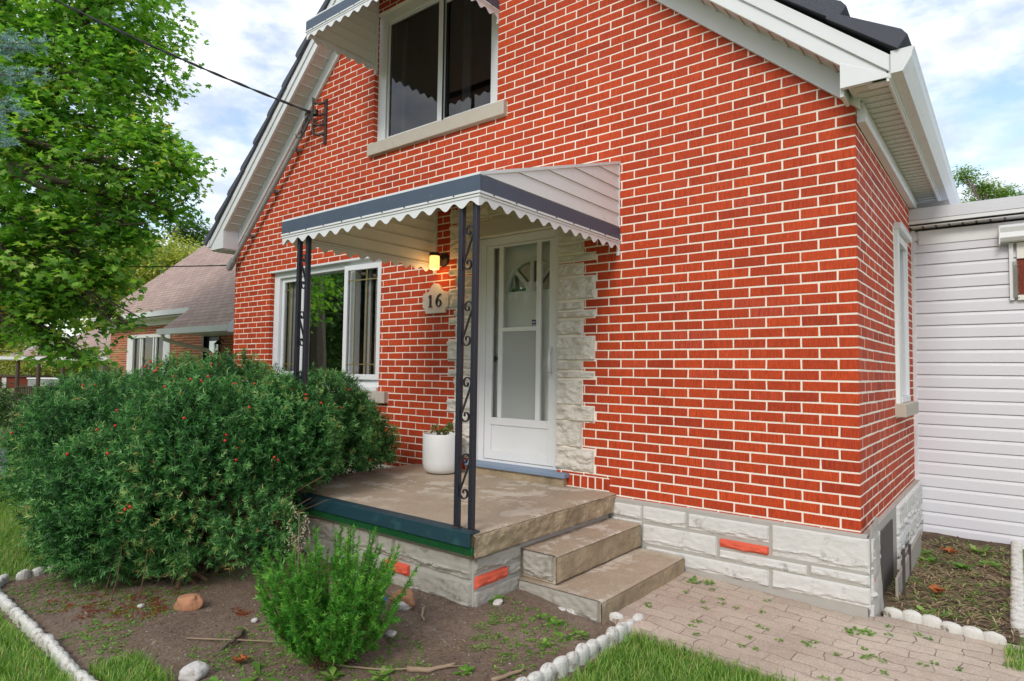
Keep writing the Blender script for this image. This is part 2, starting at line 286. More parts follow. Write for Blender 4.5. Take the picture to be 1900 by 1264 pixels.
# ---------------------------------------------------------------- mesh tools
class MB:
    def __init__(s): s.v = []; s.f = []; s.a = []; s.uv = []; s.cur = .5
    def quad(s, *p):
        i = len(s.v); s.v += [tuple(q) for q in p]; s.f.append(tuple(range(i, i+len(p)))); s.a.append(s.cur)
    def box(s, x0, x1, y0, y1, z0, z1, T=None):
        i = len(s.v); P = [(x0,y0,z0),(x1,y0,z0),(x1,y1,z0),(x0,y1,z0),(x0,y0,z1),(x1,y0,z1),(x1,y1,z1),(x0,y1,z1)]
        if T: P = [tuple(T @ Vector(p)) for p in P]
        s.v += P
        for q in ((0,3,2,1),(4,5,6,7),(0,1,5,4),(1,2,6,5),(2,3,7,6),(3,0,4,7)): s.f.append(tuple(i+j for j in q)); s.a.append(s.cur)
    def prism(s, poly, f0, f1):
        """poly list of 2D, f0/f1 map 2D->3D (two end caps)"""
        i = len(s.v); n = len(poly); s.v += [tuple(f0(*p)) for p in poly]+[tuple(f1(*p)) for p in poly]
        s.f.append(tuple(range(i, i+n))); s.f.append(tuple(range(i+2*n-1, i+n-1, -1))); s.a += [s.cur]*2
        for j in range(n):
            k_ = (j+1) % n; s.f.append((i+j, i+n+j, i+n+k_, i+k_)); s.a.append(s.cur)
    def tube(s, pts, rad, seg=6, flat=None, cap=True):
        pts = [Vector(p) for p in pts]; n = len(pts); i0 = len(s.v)
        rads = rad if isinstance(rad, (list, tuple)) else [rad]*n
        prev = None
        for j, p in enumerate(pts):
            t = (pts[min(j+1, n-1)]-pts[max(j-1, 0)]).normalized()
            if prev is None: a = t.orthogonal().normalized()
            else:
                a = prev-t*prev.dot(t); a = a.normalized() if a.length > 1e-6 else t.orthogonal().normalized()
            prev = a; b = t.cross(a)
            for q in range(seg):
                th = 2*math.pi*q/seg; s.v.append(tuple(p+(a*math.cos(th)+b*math.sin(th))*rads[j]))
        for j in range(n-1):
            for q in range(seg):
                k_ = (q+1) % seg; s.f.append((i0+j*seg+q, i0+j*seg+k_, i0+(j+1)*seg+k_, i0+(j+1)*seg+q)); s.a.append(s.cur)
        if cap:
            s.f.append(tuple(i0+q for q in range(seg))[::-1]); s.f.append(tuple(i0+(n-1)*seg+q for q in range(seg))); s.a += [s.cur]*2
    def lathe(s, prof, c=(0,0,0), seg=32):
        i0 = len(s.v); n = len(prof)
        for (r_, z) in prof:
            for q in range(seg): th = 2*math.pi*q/seg; s.v.append((c[0]+r_*math.cos(th), c[1]+r_*math.sin(th), c[2]+z))
        for j in range(n-1):
            for q in range(seg):
                k_ = (q+1) % seg; s.f.append((i0+j*seg+q, i0+j*seg+k_, i0+(j+1)*seg+k_, i0+(j+1)*seg+q)); s.a.append(s.cur)
    def grid(s, fn, nu, nv):
        i0 = len(s.v)
        for a in range(nu+1):
            for b in range(nv+1): s.v.append(tuple(fn(a/nu, b/nv)))
        for a in range(nu):
            for b in range(nv):
                q = i0+a*(nv+1)+b; s.f.append((q, q+nv+1, q+nv+2, q+1)); s.a.append(s.cur)
    def build(s, name, mat, parent=None, bevel=0, smooth=False, solid=0, normals=True):
        me = bpy.data.meshes.new(name); me.from_pydata(s.v, [], s.f); me.materials.append(M(mat) if isinstance(mat, str) else mat)
        at = me.attributes.new('rnd', 'FLOAT', 'FACE'); at.data.foreach_set('value', s.a)
        if normals:
            bm = bmesh.new(); bm.from_mesh(me); bmesh.ops.recalc_face_normals(bm, faces=bm.faces); bm.to_mesh(me); bm.free()
        if smooth: me.shade_smooth()
        o = bpy.data.objects.new(name, me); COL.objects.link(o)
        if parent: o.parent = parent
        if bevel:
            md = o.modifiers.new('bevel', 'BEVEL'); md.width = bevel; md.segments = 2; md.limit_method = 'ANGLE'; md.angle_limit = R(40)
        return o
def npmesh(name, V, F, rnd, mat, parent=None, smooth=False):
    """V (n,3); F (m,k) same sized polygons"""
    me = bpy.data.meshes.new(name); n, m, kk = len(V), len(F), F.shape[1]
    me.vertices.add(n); me.vertices.foreach_set('co', V.astype(np.float32).ravel())
    me.loops.add(m*kk); me.loops.foreach_set('vertex_index', F.astype(np.int32).ravel())
    me.polygons.add(m); me.polygons.foreach_set('loop_start', np.arange(0, m*kk, kk, dtype=np.int32))
    me.update(calc_edges=True); me.materials.append(M(mat))
    at = me.attributes.new('rnd', 'FLOAT', 'FACE'); at.data.foreach_set('value', rnd.astype(np.float32))
    o = bpy.data.objects.new(name, me); COL.objects.link(o)
    if parent: o.parent = parent
    return o
def tag(o, label=None, cat=None, group=None, kind=None):
    if label: o['label'] = label
    if cat: o['category'] = cat
    if group: o['group'] = group
    if kind: o['kind'] = kind
    return o
def thing(name, label, cat, loc=(0,0,0), group=None):
    o = bpy.data.objects.new(name, None); COL.objects.link(o); o.location = loc; o.empty_display_size = .1
    tag(o, label, cat, group); return o
def rebase(root):
    """children were modelled in world space: shift them so the root can stand at its base"""
    for c in root.children:
        c.matrix_parent_inverse = Matrix.Translation(-root.location)
def at(x, y, depth):       # picture point at a distance along the view axis
    return CAM+(fw+rt*((x-950)/FPX)-up*((y-632)/FPX))*depth
def struct(o): o['kind'] = 'structure'; return o
# END_HEADER

# ---------------------------------------------------------------- the brick house
PC, LB, Z0 = 0.0677, 0.21143, 3.10
def rsub(r, o):
    x0, x1, z0, z1 = r; a0, a1, b0, b1 = o
    if a0 >= x1 or a1 <= x0 or b0 >= z1 or b1 <= z0: return [r]
    res = []
    if b0 > z0: res.append((x0, x1, z0, b0))
    if b1 < z1: res.append((x0, x1, b1, z1))
    zz0, zz1 = max(z0, b0), min(z1, b1)
    if a0 > x0: res.append((x0, a0, zz0, zz1))
    if a1 < x1: res.append((a1, x1, zz0, zz1))
    return res
def rsubs(rs, ops):
    for o in ops: rs = [q for r in rs for q in rsub(r, o)]
    return rs
def one_brick(mb, mp, a, b, c, d, prot=.0026, bev=.0022):
    """rect a..b (along) c..d (up); mp(u,z,out)->xyz"""
    if b-a < .006 or d-c < .006: return
    mb.cur = rng.random()
    j = lambda: rng.uniform(-.0015, .0015)
    ou = [(a+j(), c+j()), (b+j(), c+j()), (b+j(), d+j()), (a+j(), d+j())]
    bv = min(bev, (b-a)/3, (d-c)/3); iu = [(ou[0][0]+bv, ou[0][1]+bv), (ou[1][0]-bv, ou[1][1]+bv), (ou[2][0]-bv, ou[2][1]-bv), (ou[3][0]+bv, ou[3][1]-bv)]
    pr_ = prot+rng.uniform(-.0008, .0010)
    i = len(mb.v)
    mb.v += [tuple(mp(u, z, -.001)) for u, z in ou]+[tuple(mp(u, z, pr_-.0012)) for u, z in ou]+[tuple(mp(u, z, pr_)) for u, z in iu]
    mb.f.append((i+8, i+9, i+10, i+11)); mb.a.append(mb.cur)
    for q in range(4):
        w = (q+1) % 4
        mb.f.append((i+q, i+w, i+4+w, i+4+q)); mb.f.append((i+4+q, i+4+w, i+8+w, i+8+q)); mb.a += [mb.cur]*2
def brick_field(mb, mp, length, k0, k1, ops, head_even, zmax=None, J=.0108, start=.0026, prot=.0026):
    """u runs 0..length away from the corner"""
    for kk in range(k0, k1):
        z1 = Z0-kk*PC-J/2; z0 = Z0-(kk+1)*PC+J/2; z0 = max(z0, .555)
        if z1 <= z0: continue
        even = kk % 2 == 0
        e = LB/2 if (even == head_even) else LB
        u = 0
        while u < length:
            lo = -start if u == 0 else u+J/2; hi = min(e-J/2, length)
            if zmax is None or (z0+z1)/2 < zmax((lo+hi)/2)+.03:
                for q in rsubs([(lo, hi, z0, z1)], ops): one_brick(mb, mp, *q, prot)
            u = e; e += LB
# openings on the front, given in x
LW = (-6.468, -4.365, 1.285, 2.690); UW = (-4.556, -2.835, 3.885, 5.30); DR = (-3.06, -2.155, .615, 2.705)
QL = (-3.398, -3.05, .715, 3.02); QR = (-2.17, -1.805, .715, 3.02); SOL = (-2.075, -1.675, .55, .712); SOLL = (-3.62, -3.05, .55, .712)
UWs = (-4.60, -2.72, 3.755, 3.885); LWs = (-6.60, -4.215, 1.165, 1.285); LINT = (-3.2, -2.1, 2.70, 3.05)
XL = -7.33; DEP = 9.2; XA = -3.72
def gz(x):      # wall height under the gable
    return (3.27-.87*x) if x > XA else 3.17+(x-XL)*.925
quoin_steps = [(.73,.915,1),(.915,1.12,0),(1.12,1.245,1),(1.245,1.45,0),(1.455,1.515,1),(1.52,1.59,0),(1.597,1.79,1),(1.80,1.925,0),(1.935,1.995,1),(2.0,2.07,0),(2.08,2.265,1),(2.27,2.375,0),(2.39,2.45,1),(2.46,2.54,0),(2.55,2.695,1),(2.70,2.86,1),(2.865,3.02,0)]
qops = []
for a, b, w in quoin_steps:
    qops.append((-2.17, (-1.808 if w else -1.915), a-.004, b+.004))
    qops.append(((-3.39 if w else -3.30), -3.05, a-.004, b+.004))
front_ops = [LW, UW, DR, SOL, SOLL, UWs, LWs, LINT]+qops+[(-3.8, -1.62, 0, .60)]
house = thing('brick_house', 'red brick gabled house with white trim, a white storm door and the number 16', 'house', (-3.6, 0, .1))
mb = MB()
brick_field(mb, lambda u, z, o: (-u, -o, z), -XL, -54, 38, [(-b, -a, c, d) for a, b, c, d in front_ops], True, lambda u: gz(-u))
# soldier course beside the door sill
for x in np.arange(-2.06, -1.70, .0665): one_brick(mb, lambda u, z, o: (u, -o, z), x, x+.055, .618, .703)
for x in np.arange(-3.60, -3.08, .0665): one_brick(mb, lambda u, z, o: (u, -o, z), x, x+.055, .618, .703)
# reveals at the left jamb of the two windows
for ops, in ((LW,), (UW,)):
    for kk in range(-54, 38):
        z1 = Z0-kk*PC-.0055; z0 = Z0-(kk+1)*PC+.0055
        if z0 > ops[2]-.02 and z1 < ops[3]+.03:
            for xx, sgn in ((ops[0], 1), (ops[1], -1)):
                one_brick(mb, lambda u, z, o: (xx+sgn*o, u, z), -.0026, .085, z0, z1)
brick_front = mb.build('front_brickwork', 'brick', house, normals=True)
side_ops = [(1.50, 2.28, 1.18, 2.70)]
mb = MB(); brick_field(mb, lambda u, z, o: (o, u, z), 2.66, 0, 38, side_ops, False, lambda u: 3.20, prot=.0010)
for kk in range(0, 38):
    z1 = Z0-kk*PC-.0055; z0 = Z0-(kk+1)*PC+.0055
    if z0 > 1.18 and z1 < 2.75: one_brick(mb, lambda u, z, o: (u, 2.20-o, z), -.09, .0026, z0, z1)
brick_side = mb.build('side_brickwork', 'brick', house)
# left side, seen only from elsewhere
mb = MB(); brick_field(mb, lambda u, z, o: (XL-o, u, z), DEP, 0, 38, [], True, lambda u: 2.95)
mb.build('left_brickwork', 'brick', house)
# mortar backing
mb = MB()
def wall_panel(mb, mp, ops, xs, zs, ztop):
    for i in range(len(xs)-1):
        for r_ in rsubs([(xs[i], xs[i+1], zs, 9.)], ops):
            a, b, c, d = r_; za, zb = ztop(a+1e-4), ztop(b-1e-4)
            if c >= min(za, zb): 
                if d < 9: continue
            if d > 8.9: mb.quad(mp(a, c), mp(b, c), mp(b, max(c, zb)), mp(a, max(c, za)))
            elif d <= min(za, zb): mb.quad(mp(a, c), mp(b, c), mp(b, d), mp(a, d))
            else: mb.quad(mp(a, c), mp(b, c), mp(b, min(d, zb)), mp(a, min(d, za)))
xs = sorted(set([XL, 0, XA]+[v for o in (LW, UW, DR) for v in o[:2]]))
wall_panel(mb, lambda x, z: (x, 0, z), [LW, UW, DR], xs, .1, gz)
wall_panel(mb, lambda y, z: (0, y, z), [(1.62, 2.20, 1.30, 2.66)], [0, 1.62, 2.20, DEP], .1, lambda y: 3.22)
wall_panel(mb, lambda y, z: (XL, y, z), [], [0, DEP], .1, lambda y: 3.0)
wall_panel(mb, lambda x, z: (x, DEP, z), [], [XL, XA, 0], .1, gz)
for o in (LW, UW, DR):      # reveals
    a, b, c, d = o; D = .2
    mb.quad((a,0,c),(a,D,c),(a,D,d),(a,0,d)); mb.quad((b,0,c),(b,D,c),(b,D,d),(b,0,d)); mb.quad((a,0,d),(b,0,d),(b,D,d),(a,D,d)); mb.quad((a,0,c),(b,0,c),(b,D,c),(a,D,c))
a, b, c, d = 1.62, 2.20, 1.30, 2.66
mb.quad((0,a,c),(-.2,a,c),(-.2,a,d),(0,a,d)); mb.quad((0,b,c),(-.2,b,c),(-.2,b,d),(0,b,d)); mb.quad((0,a,d),(-.2,a,d),(-.2,b,d),(0,b,d)); mb.quad((0,a,c),(-.2,a,c),(-.2,b,c),(0,b,c))
mb.build('wall', 'mortar', house)
# interior: floors, partition, so no light leaks in
mb = MB()
mb.box(XL+.05, -.05, .22, .26, .2, .6); mb.box(XL+.05, -.05, .05, DEP-.05, .55, .6); mb.box(XL+.05, -.05, .03, DEP-.05, 3.05, 3.12)
mb.box(-3.72, -3.66, .25, 5, .6, 3.05); mb.box(XL+.06, -3.72, 3.2, 3.25, .6, 3.05); mb.box(-6.2, -1.2, 3.4, 3.45, 3.12, 5.4); mb.box(-3.6, -.06, 2.5, 2.55, .6, 3.05)
mb.build('interior_wall', 'interior', house)

# rough faced stones -------------------------------------------------
def stone_face(mb, mp, a, b, c, d, base=.02, amp=.012, res=.012, seed=0, ledge=None, fr=14):
    nu = max(2, int((b-a)/res)); nv = max(2, int((d-c)/res))
    def fn(s, t):
        u = a+(b-a)*s; v = c+(d-c)*t
        edge = min(s*(b-a), (1-s)*(b-a), t*(d-c), (1-t)*(d-c))
        if edge <= 1e-6: return mp(u, v, -.004)
        e = min(1, edge/.012)**.5
        q = Vector((u*fr+seed*7.3, v*fr*1.6, seed*3.1))
        h = base*e+amp*(mn.fractal(q, .9, 2.1, 4)*.8)*e
        # slanting cleft facets
        h += amp*.9*(abs(mn.noise(Vector((u*5+seed*2, v*11+seed, 4)))-.05))*e
        if ledge is not None:
            wl = c+(d-c)*ledge+.024*mn.noise(Vector((u*5+seed*9, 2.2, seed)))+.007*mn.noise(Vector((u*24, 1.2, seed)))
            if v < wl: h -= .010*e*min(1, (wl-v)/.008)
            elif v > wl+.012: h = base*e+amp*.35*mn.noise(q*1.7)*e
        return mp(u, v, max(h, 0)+.001)
    i0 = len(mb.f); mb.grid(fn, nu, nv)
fx = lambda y0: (lambda u, v, o: (u, y0-o, v))
FY = -.03
mb = MB(); mb.box(-1.66, .036, FY, .02, .06, .572); mb.box(.0, .036, .0, 2.64, .04, .575)
mb.quad((-1.66,FY-.0,.572),(.036,FY,.572),(.036,-.001,.585),(-1.66,-.001,.585))
vm_ = mb.build('foundation', 'veneer_mortar', house)
blocks = [(-1.640,-1.392,.452,.553),(-1.386,-1.060,.440,.557),(-1.045,-.508,.440,.553),(-.495,.050,.366,.566),(-1.386,-.842,.288,.430),(-.829,-.285,.286,.352),(-.270,.050,.296,.358),(-1.36,-.508,.172,.276),(-.495,.052,.168,.286),(-1.640,-1.392,.33,.446)]
mb = MB()
for i, (a, b, c, d) in enumerate(blocks):
    mb.cur = rng.random(); stone_face(mb, fx(FY), a, b, c, d, .012, .008, .010, i+1, .22 if d-c > .1 else .3)
sx_ = lambda u, v, o: (.036+o, u, v)
sblocks = [(.02,.30,.366,.566),(.02,.30,.19,.36),(.02,.32,.05,.185),(1.15,1.6,.36,.57),(1.61,2.1,.36,.57),(2.11,2.6,.36,.57),(1.15,1.7,.2,.352),(1.71,2.2,.2,.352),(2.21,2.6,.2,.352),(1.15,1.9,.06,.192),(1.91,2.6,.06,.192)]
for i, (a, b, c, d) in enumerate(sblocks):
    mb.cur = rng.random(); stone_face(mb, sx_, a, b, c, d, .02, .02, .014, i+31, .25)
mb.build('stone_veneer', 'veneer', vm_, normals=False)
mb = MB(); stone_face(mb, fx(FY), -.829, -.510, .364, .424, .02, .012, .009, 77, .35); mb.build('accent_stone', 'accent', vm_)
mb = MB(); stone_face(mb, sx_, .06, .14, .27, .33, .02, .012, .009, 78); mb.build('accent_stone', 'accent', vm_)
# broken render lump at the corner and a leaning slate
mb = MB(); mb.grid(lambda s, t: (.036+.05*math.sin(math.pi*s)*(1-.5*t)+.006*mn.noise(Vector((s*9, t*11, 2))), .02+.34*s-.05*t, .08+.60*t*(.72+.28*math.sin(math.pi*min(1, s*1.1)))+.02*mn.noise(Vector((s*7, t*5, 9)))), 20, 24)
mb.build('broken_render', 'veneer_mortar', vm_, smooth=False)
mb = MB(); mb.box(0, .012, .44, .90, .02, .52); mb.build('cellar_opening', 'interior', house).location = (.035, 0, 0)

# quoins round the door
mb = MB()
for i, (a, b, w) in enumerate(quoin_steps):
    if a > 2.69: continue
    mb.cur = rng.random(); stone_face(mb, fx(0), -2.165, (-1.812 if w else -1.919), a+.003, b-.003, .014, .030, .010, i+101, None, 9)
    mb.cur = rng.random(); stone_face(mb, fx(0), (-3.386 if w else -3.296), -3.063, a+.003, b-.003, .014, .030, .012, i+131, None, 9)
for i, (a, b, c, d) in enumerate([(-3.39,-2.9,2.865,3.02),(-2.89,-2.4,2.865,3.02),(-2.39,-1.81,2.865,3.02),(-3.39,-3.12,2.70,2.86),(-2.09,-1.812,2.70,2.86)]):
    mb.cur = rng.random(); stone_face(mb, fx(0), a+.004, b-.004, c+.003, d-.003, .014, .028, .012, i+171, None, 9)
ds = mb.build('door_surround', 'quoin', house, normals=False)
mb = MB(); mb.box(-3.115, -2.095, -.022, .055, 2.708, 2.855); mb.build('lintel', 'sill_stone', house, bevel=.006)
# window sills
for (a, b, c, d), pr2 in ((UWs, .05), (LWs, .055)):
    mb = MB(); mb.box(a+.005, b-.005, -pr2, .10, c+.004, d); mb.build('window_sill', 'sill_stone', house, bevel=.006)

# ---------------------------------------------------------------- roof, fascia, soffit, gutters
OV = .24          # front overhang
# roof line: underside of deck
def rz(x): return 3.47-.87*x if x > XA else 3.37+(x-XL)*.925
TR, TL = .87, .925
def roof_side(side):
    mb = MB(); n = 15; ex = .40
    ang = math.atan(TR if side > 0 else TL); c_, s_ = math.cos(ang), math.sin(ang)
    xe = .245 if side > 0 else -7.62; ze = rz(.245)+.035 if side > 0 else rz(-7.62)
    for i in range(n):
        d0, d1 = i*ex, (i+1)*ex+.06
        def P(d, h, y): return (xe-side*(d*c_)+side*h*s_*1.0, y, ze+d*s_+h*c_)
        jj = lambda: rng.uniform(-.006, .006)
        y0, y1 = -OV-.045+jj(), DEP+.3
        hb, ht = .078, .022     # butt stands proud, tail tucks under next course
        sec = [(d0, .018), (d0+.004, hb+(.02 if side > 0 else 0)), (d0+.05, hb+(.03 if side > 0 else .010)), (d1, ht+.018), (d1, 0.004)]
        ny = 46
        ring = []
        for q in range(ny+1):
            y = y0+(y1-y0)*q/ny; w = .008*math.sin(q*1.9+i)+.004*math.sin(q*3.7)
            ring.append([P(d, h+(w if 0 < t < 3 else 0), y) for t, (d, h) in enumerate(sec)])
        for q in range(ny):
            for t in range(5):
                w2 = (t+1) % 5; mb.quad(ring[q][t], ring[q+1][t], ring[q+1][w2], ring[q][w2])
        mb.quad(*ring[0]); mb.quad(*ring[-1][::-1])
    return mb
mbr = roof_side(1); mbl = roof_side(-1)
o_ = len(mbr.v); mbr.v += mbl.v; mbr.f += [tuple(i+o_ for i in f) for f in mbl.f]; mbr.a += mbl.a
# deck
for s_, x0 in ((1, .27), (-1, -7.60)):
    mbr.quad((x0, -OV, rz(x0)), (XA, -OV, rz(XA)), (XA, DEP+.25, rz(XA)), (x0, DEP+.25, rz(x0)))
roof = mbr.build('roof', 'roof_dark', house)
def rake_board(name, mat, off_lo, off_hi, y0, y1, xr=None, xl=None, parent=house, bevel=.003):
    """board following both rakes; offsets are vertical below the deck line"""
    mb = MB(); xr = .20 if xr is None else xr; xl = -7.53 if xl is None else xl
    for xa, xb in ((xr, XA), (xl, XA)):
        zc = (3.172 if xa > XA else 3.05); xc = (3.47-off_hi-zc)/.87 if xa > XA else XL+(zc+off_hi-3.37)/.925
        if name == 'rake_fascia': poly = [(xa, zc), (xc, zc), (xb, rz(xb)-off_hi), (xb, rz(xb)-off_lo), (xa, rz(xa)-off_lo)]
        else: poly = [(xa, rz(xa)-off_hi), (xb, rz(xb)-off_hi), (xb, rz(xb)-off_lo), (xa, rz(xa)-off_lo)]
        mb.prism(poly, lambda u, v: (u, y0, v), lambda u, v: (u, y1, v))
    return mb.build(name, mat, parent, bevel=bevel)

rake_board('rake_fascia', 'white_vinyl', .0, .19, -OV, -OV+.03)
rake_board('drip_edge', 'white_vinyl', -.012, .085, -OV-.016, -OV-.001, .215, -7.545)
rake_board('rake_frieze', 'white_vinyl', .15, .335, -.036, -.002, .03, -7.36)
mb = MB(); mb.cur = .5
for xa, xb in ((.0, XA), (XL, XA)):
    mb.quad((xa, -OV+.03, rz(xa)-.172), (xb, -OV+.03, rz(xb)-.172), (xb, -.036, rz(xb)-.172), (xa, -.036, rz(xa)-.172))
sfr = mb.build('rake_soffit', 'soffit_vent', house)
mb = MB()
for xa, xb in ((.0, XA), (XL, XA)):       # panel seams
    n = int(abs(xb-xa)/.093)
    for i in range(1, n):
        x = xa+(xb-xa)*i/n; s_ = 1 if xb > xa else -1
        mb.box(x-.006, x+.006, -OV+.032, -.04, rz(x)-.186, rz(x)-.168)
mb.build('soffit_seam', 'soffit', sfr)
# right eave
mb = MB(); mb.box(.0, .205, -OV+.002, DEP+.2, 3.178, 3.184); es = mb.build('eave_soffit', 'soffit_vent', house)
mb = MB()
for i in range(int((DEP)/.096)):
    y = -OV+.04+i*.096; mb.box(.03, .196, y, y+.008, 3.171, 3.1785)
mb.build('soffit_seam', 'soffit', es)
mb = MB(); mb.box(-7.535, XL, -OV+.002, DEP+.2, 3.048, 3.054); mb.build('eave_soffit', 'soffit_vent', house)
mb = MB(); mb.box(.2055, .222, -OV-.002, DEP+.2, 3.165, 3.30); mb.box(.198, .212, -OV, DEP+.2, 3.150, 3.178); mb.build('eave_fascia', 'white_vinyl', house, bevel=.002)
mb = MB(); mb.box(-7.55, -7.535, -OV-.002, DEP+.2, 3.04, 3.18); mb.build('eave_fascia', 'white_vinyl', house, bevel=.002)
mb = MB()     # boxed returns: front plate below the rake fascia
mb.prism([(-.035, 3.172), (.215, 3.172), (.215, 3.19), (-.035, 3.325)], lambda u, v: (u, -OV-.004, v), lambda u, v: (u, -OV+.03, v))
mb.box(-.042, -.022, -OV+.031, -.037, 3.135, 3.31); mb.box(.10, .2045, -OV+.0305, -OV+.10, 3.166, 3.177); mb.box(.05, .197, -OV+.0305, -OV+.05, 3.1785, 3.23)
mb.build('eave_return', 'white_vinyl', house, bevel=.002); mb = MB()
mb.prism([(-7.54, 3.045), (-7.24, 3.045), (-7.24, 3.26), (-7.54, 3.0452)], lambda u, v: (u, -OV-.004, v), lambda u, v: (u, -OV+.03, v))
mb.box(-7.24, -7.225, -OV+.0, -.037, 3.045, 3.27); mb.box(-7.54, -7.241, -OV+.031, -.001, 3.035, 3.047)
mb.build('eave_return', 'white_vinyl', house, bevel=.002)
mb = MB(); mb.prism([(.004, 3.045), (.052, 3.045), (.056, 3.075), (.040, 3.170), (.004, 3.170)], lambda u, v: (u, .02, v), lambda u, v: (u, DEP, v)); mb.build('side_frieze', 'white_vinyl', house, bevel=.002)
def gutter(name, mat, P, L0, L1, mp, parent):
    mb = MB(); prof = [(0, .0), (.055, .0), (.075, .028), (.098, .062), (.104, .088), (.112, .105), (.104, .110), (.096, .1)]
    ins = [(u-.003 if i else u+.004, v+.004) for i, (u, v) in enumerate(prof)]; ins[-1] = (.092, .098)
    poly = prof+[(0.092, .092), (.098, .086), (.07, .035), (.052, .006), (.004, .006), (.004, .108), (0, .11)]
    mb.prism(poly, lambda u, v: mp(u, v, L0), lambda u, v: mp(u, v, L1))
    mb.prism([(0, 0), (.055, 0), (.075, .028), (.098, .062), (.104, .088), (.108, .108), (0, .108)], lambda u, v: mp(u, v, L0-.0025), lambda u, v: mp(u, v, L0-.0005))
    return mb.build(name, mat, parent)
gutter('gutter', 'gutter_dirty', None, -OV-.02, DEP+.2, lambda u, v, l: (.2225+u, l, 3.182+v*1.16), house)
gutter('gutter', 'gutter_dirty', None, -OV-.02, DEP+.2, lambda u, v, l: (-7.551-u, l, 3.09+v*1.1), house)

# ---------------------------------------------------------------- windows
def frame_rect(mb, x0, x1, z0, z1, w, y0, y1, wt=None, wb=None):
    wt = wt or w; wb = wb or w
    mb.box(x0, x0+w, y0, y1, z0, z1); mb.box(x1-w, x1, y0, y1, z0, z1)
    mb.box(x0+w, x1-w, y0, y1, z1-wt, z1); mb.box(x0+w, x1-w, y0, y1, z0, z0+wb)
def pane(parent, x0, x1, z0, z1, y, mat='glass', name='pane'):
    mb = MB(); mb.quad((x0, y, z0), (x1, y, z0), (x1, y, z1), (x0, y, z1)); return mb.build(name, mat, parent, normals=False)
# upper window: slider with screen
mb = MB(); frame_rect(mb, UW[0]+.004, UW[1]-.004, UW[2]+.002, UW[3], .125, .05, .13, .10, .04)
mb.box(UW[0]+.13, UW[0]+.146, .035, .05, UW[2]+.04, UW[3]-.1); mb.box(UW[0]+.004, UW[1]-.004, .02, .05, UW[2]+.002, UW[2]+.03)
uw = mb.build('window', 'white_paint', house, bevel=.003)
mb = MB(); frame_rect(mb, UW[0]+.134, -3.60, UW[2]+.045, UW[3]-.10, .028, .062, .088); mb.box(-3.66, -3.60, .058, .1, UW[2]+.045, UW[3]-.1); mb.build('sash', 'white_paint', uw, bevel=.002)
mb = MB(); frame_rect(mb, -3.66, UW[1]-.10, UW[2]+.045, UW[3]-.10, .05, .10, .125); mb.build('sash', 'white_paint', uw, bevel=.002)
mb = MB(); mb.box(-4.30, -4.24, .155, .17, UW[2]+.04, UW[3]-.1); mb.box(-3.42, -3.35, .155, .17, UW[2]+.04, UW[3]-.1); mb.box(-3.33, -3.30, .14, .16, UW[2]+.04, UW[3]-.1); mb.build('inner_sash', 'grey_pipe', uw, bevel=.002)
pane(uw, UW[0]+.155, -3.63, UW[2]+.07, UW[3]-.12, .075, 'glass_dim'); pane(uw, -3.61, UW[1]-.14, UW[2]+.09, UW[3]-.14, .112, 'glass_dim')
# big lower window: fixed light between two casements, the right one ajar
mb = MB(); frame_rect(mb, LW[0]+.004, LW[1]-.004, LW[2]+.002, LW[3]-.004, .115, .05, .16, .075, .13)
mb.box(LW[0]-.02, LW[1]+.02, -.012, .05, LW[3]-.012, LW[3]+.012)
mb.box(LW[0]+.01, LW[1]-.01, -.03, .05, LW[2]+.002, LW[2]+.04); mb.box(LW[0]+.01, LW[1]-.01, .02, .05, LW[2]+.04, LW[2]+.085)
mb.box(-5.94, -5.88, .08, .16, 1.41, 2.61); mb.box(-4.99, -4.90, .08, .16, 1.41, 2.61)
lw = mb.build('picture_window', 'white_vinyl', house, bevel=.004)
mb = MB(); frame_rect(mb, -6.345, -5.945, 1.42, 2.61, .05, .085, .125); mb.build('casement', 'white_vinyl', lw, bevel=.003)
pane(lw, -6.30, -5.99, 1.46, 2.56, .1, 'glass'); pane(lw, -5.885, -4.985, 1.41, 2.62, .12, 'glass_dark')
mb = MB(); mb.box(-5.88, -5.84, .10, .115, 1.41, 2.61); mb.box(-5.845, -5.825, .095, .118, 1.41, 2.61); mb.build('glazing_bead', 'grey_pipe', lw)
# casement ajar: pivots near the centre light, swings 5 degrees outwards
T = Matrix.Translation((-4.40, .10, 0)) @ Matrix.Rotation(R(4.5), 4, 'Z') @ Matrix.Translation((4.40, -.10, 0))
mb = MB(); frame_rect(mb, -4.965, -4.40, 1.40, 2.625, .055, .02, .062)
mb.v = [tuple(T @ Vector(v)) for v in mb.v]; cs = mb.build('casement', 'white_vinyl', lw, bevel=.003)
p_ = pane(cs, -4.915, -4.45, 1.45, 2.575, .035, 'glass'); p_.data.transform(T)
mb = MB()
for x in (-4.80, -4.62): mb.box(x-.006, x+.006, .026, .033, 1.45, 2.575)
for z in (1.56, 2.46): mb.box(-4.915, -4.45, .0255, .0335, z-.006, z+.006)
mb.v = [tuple(T @ Vector(v)) for v in mb.v]; mb.build('glazing_bar', 'brass', cs)
mb = MB()
for z in (1.56, 2.46): mb.box(-6.30, -5.99, .090, .097, z-.006, z+.006)
mb.box(-6.20, -6.188, .0905, .0965, 1.46, 2.56); mb.build('glazing_bar', 'brass', lw)
mb = MB()
for x in np.arange(-6.40, -5.95, .09): mb.box(x, x+.06, .17, .19, 1.3, 2.66)
for x in (-4.84, -4.78, -4.66, -4.50): mb.box(x, x+.04, .17, .195, 1.3, 2.66)
mb.build('curtain', 'curtain', lw)
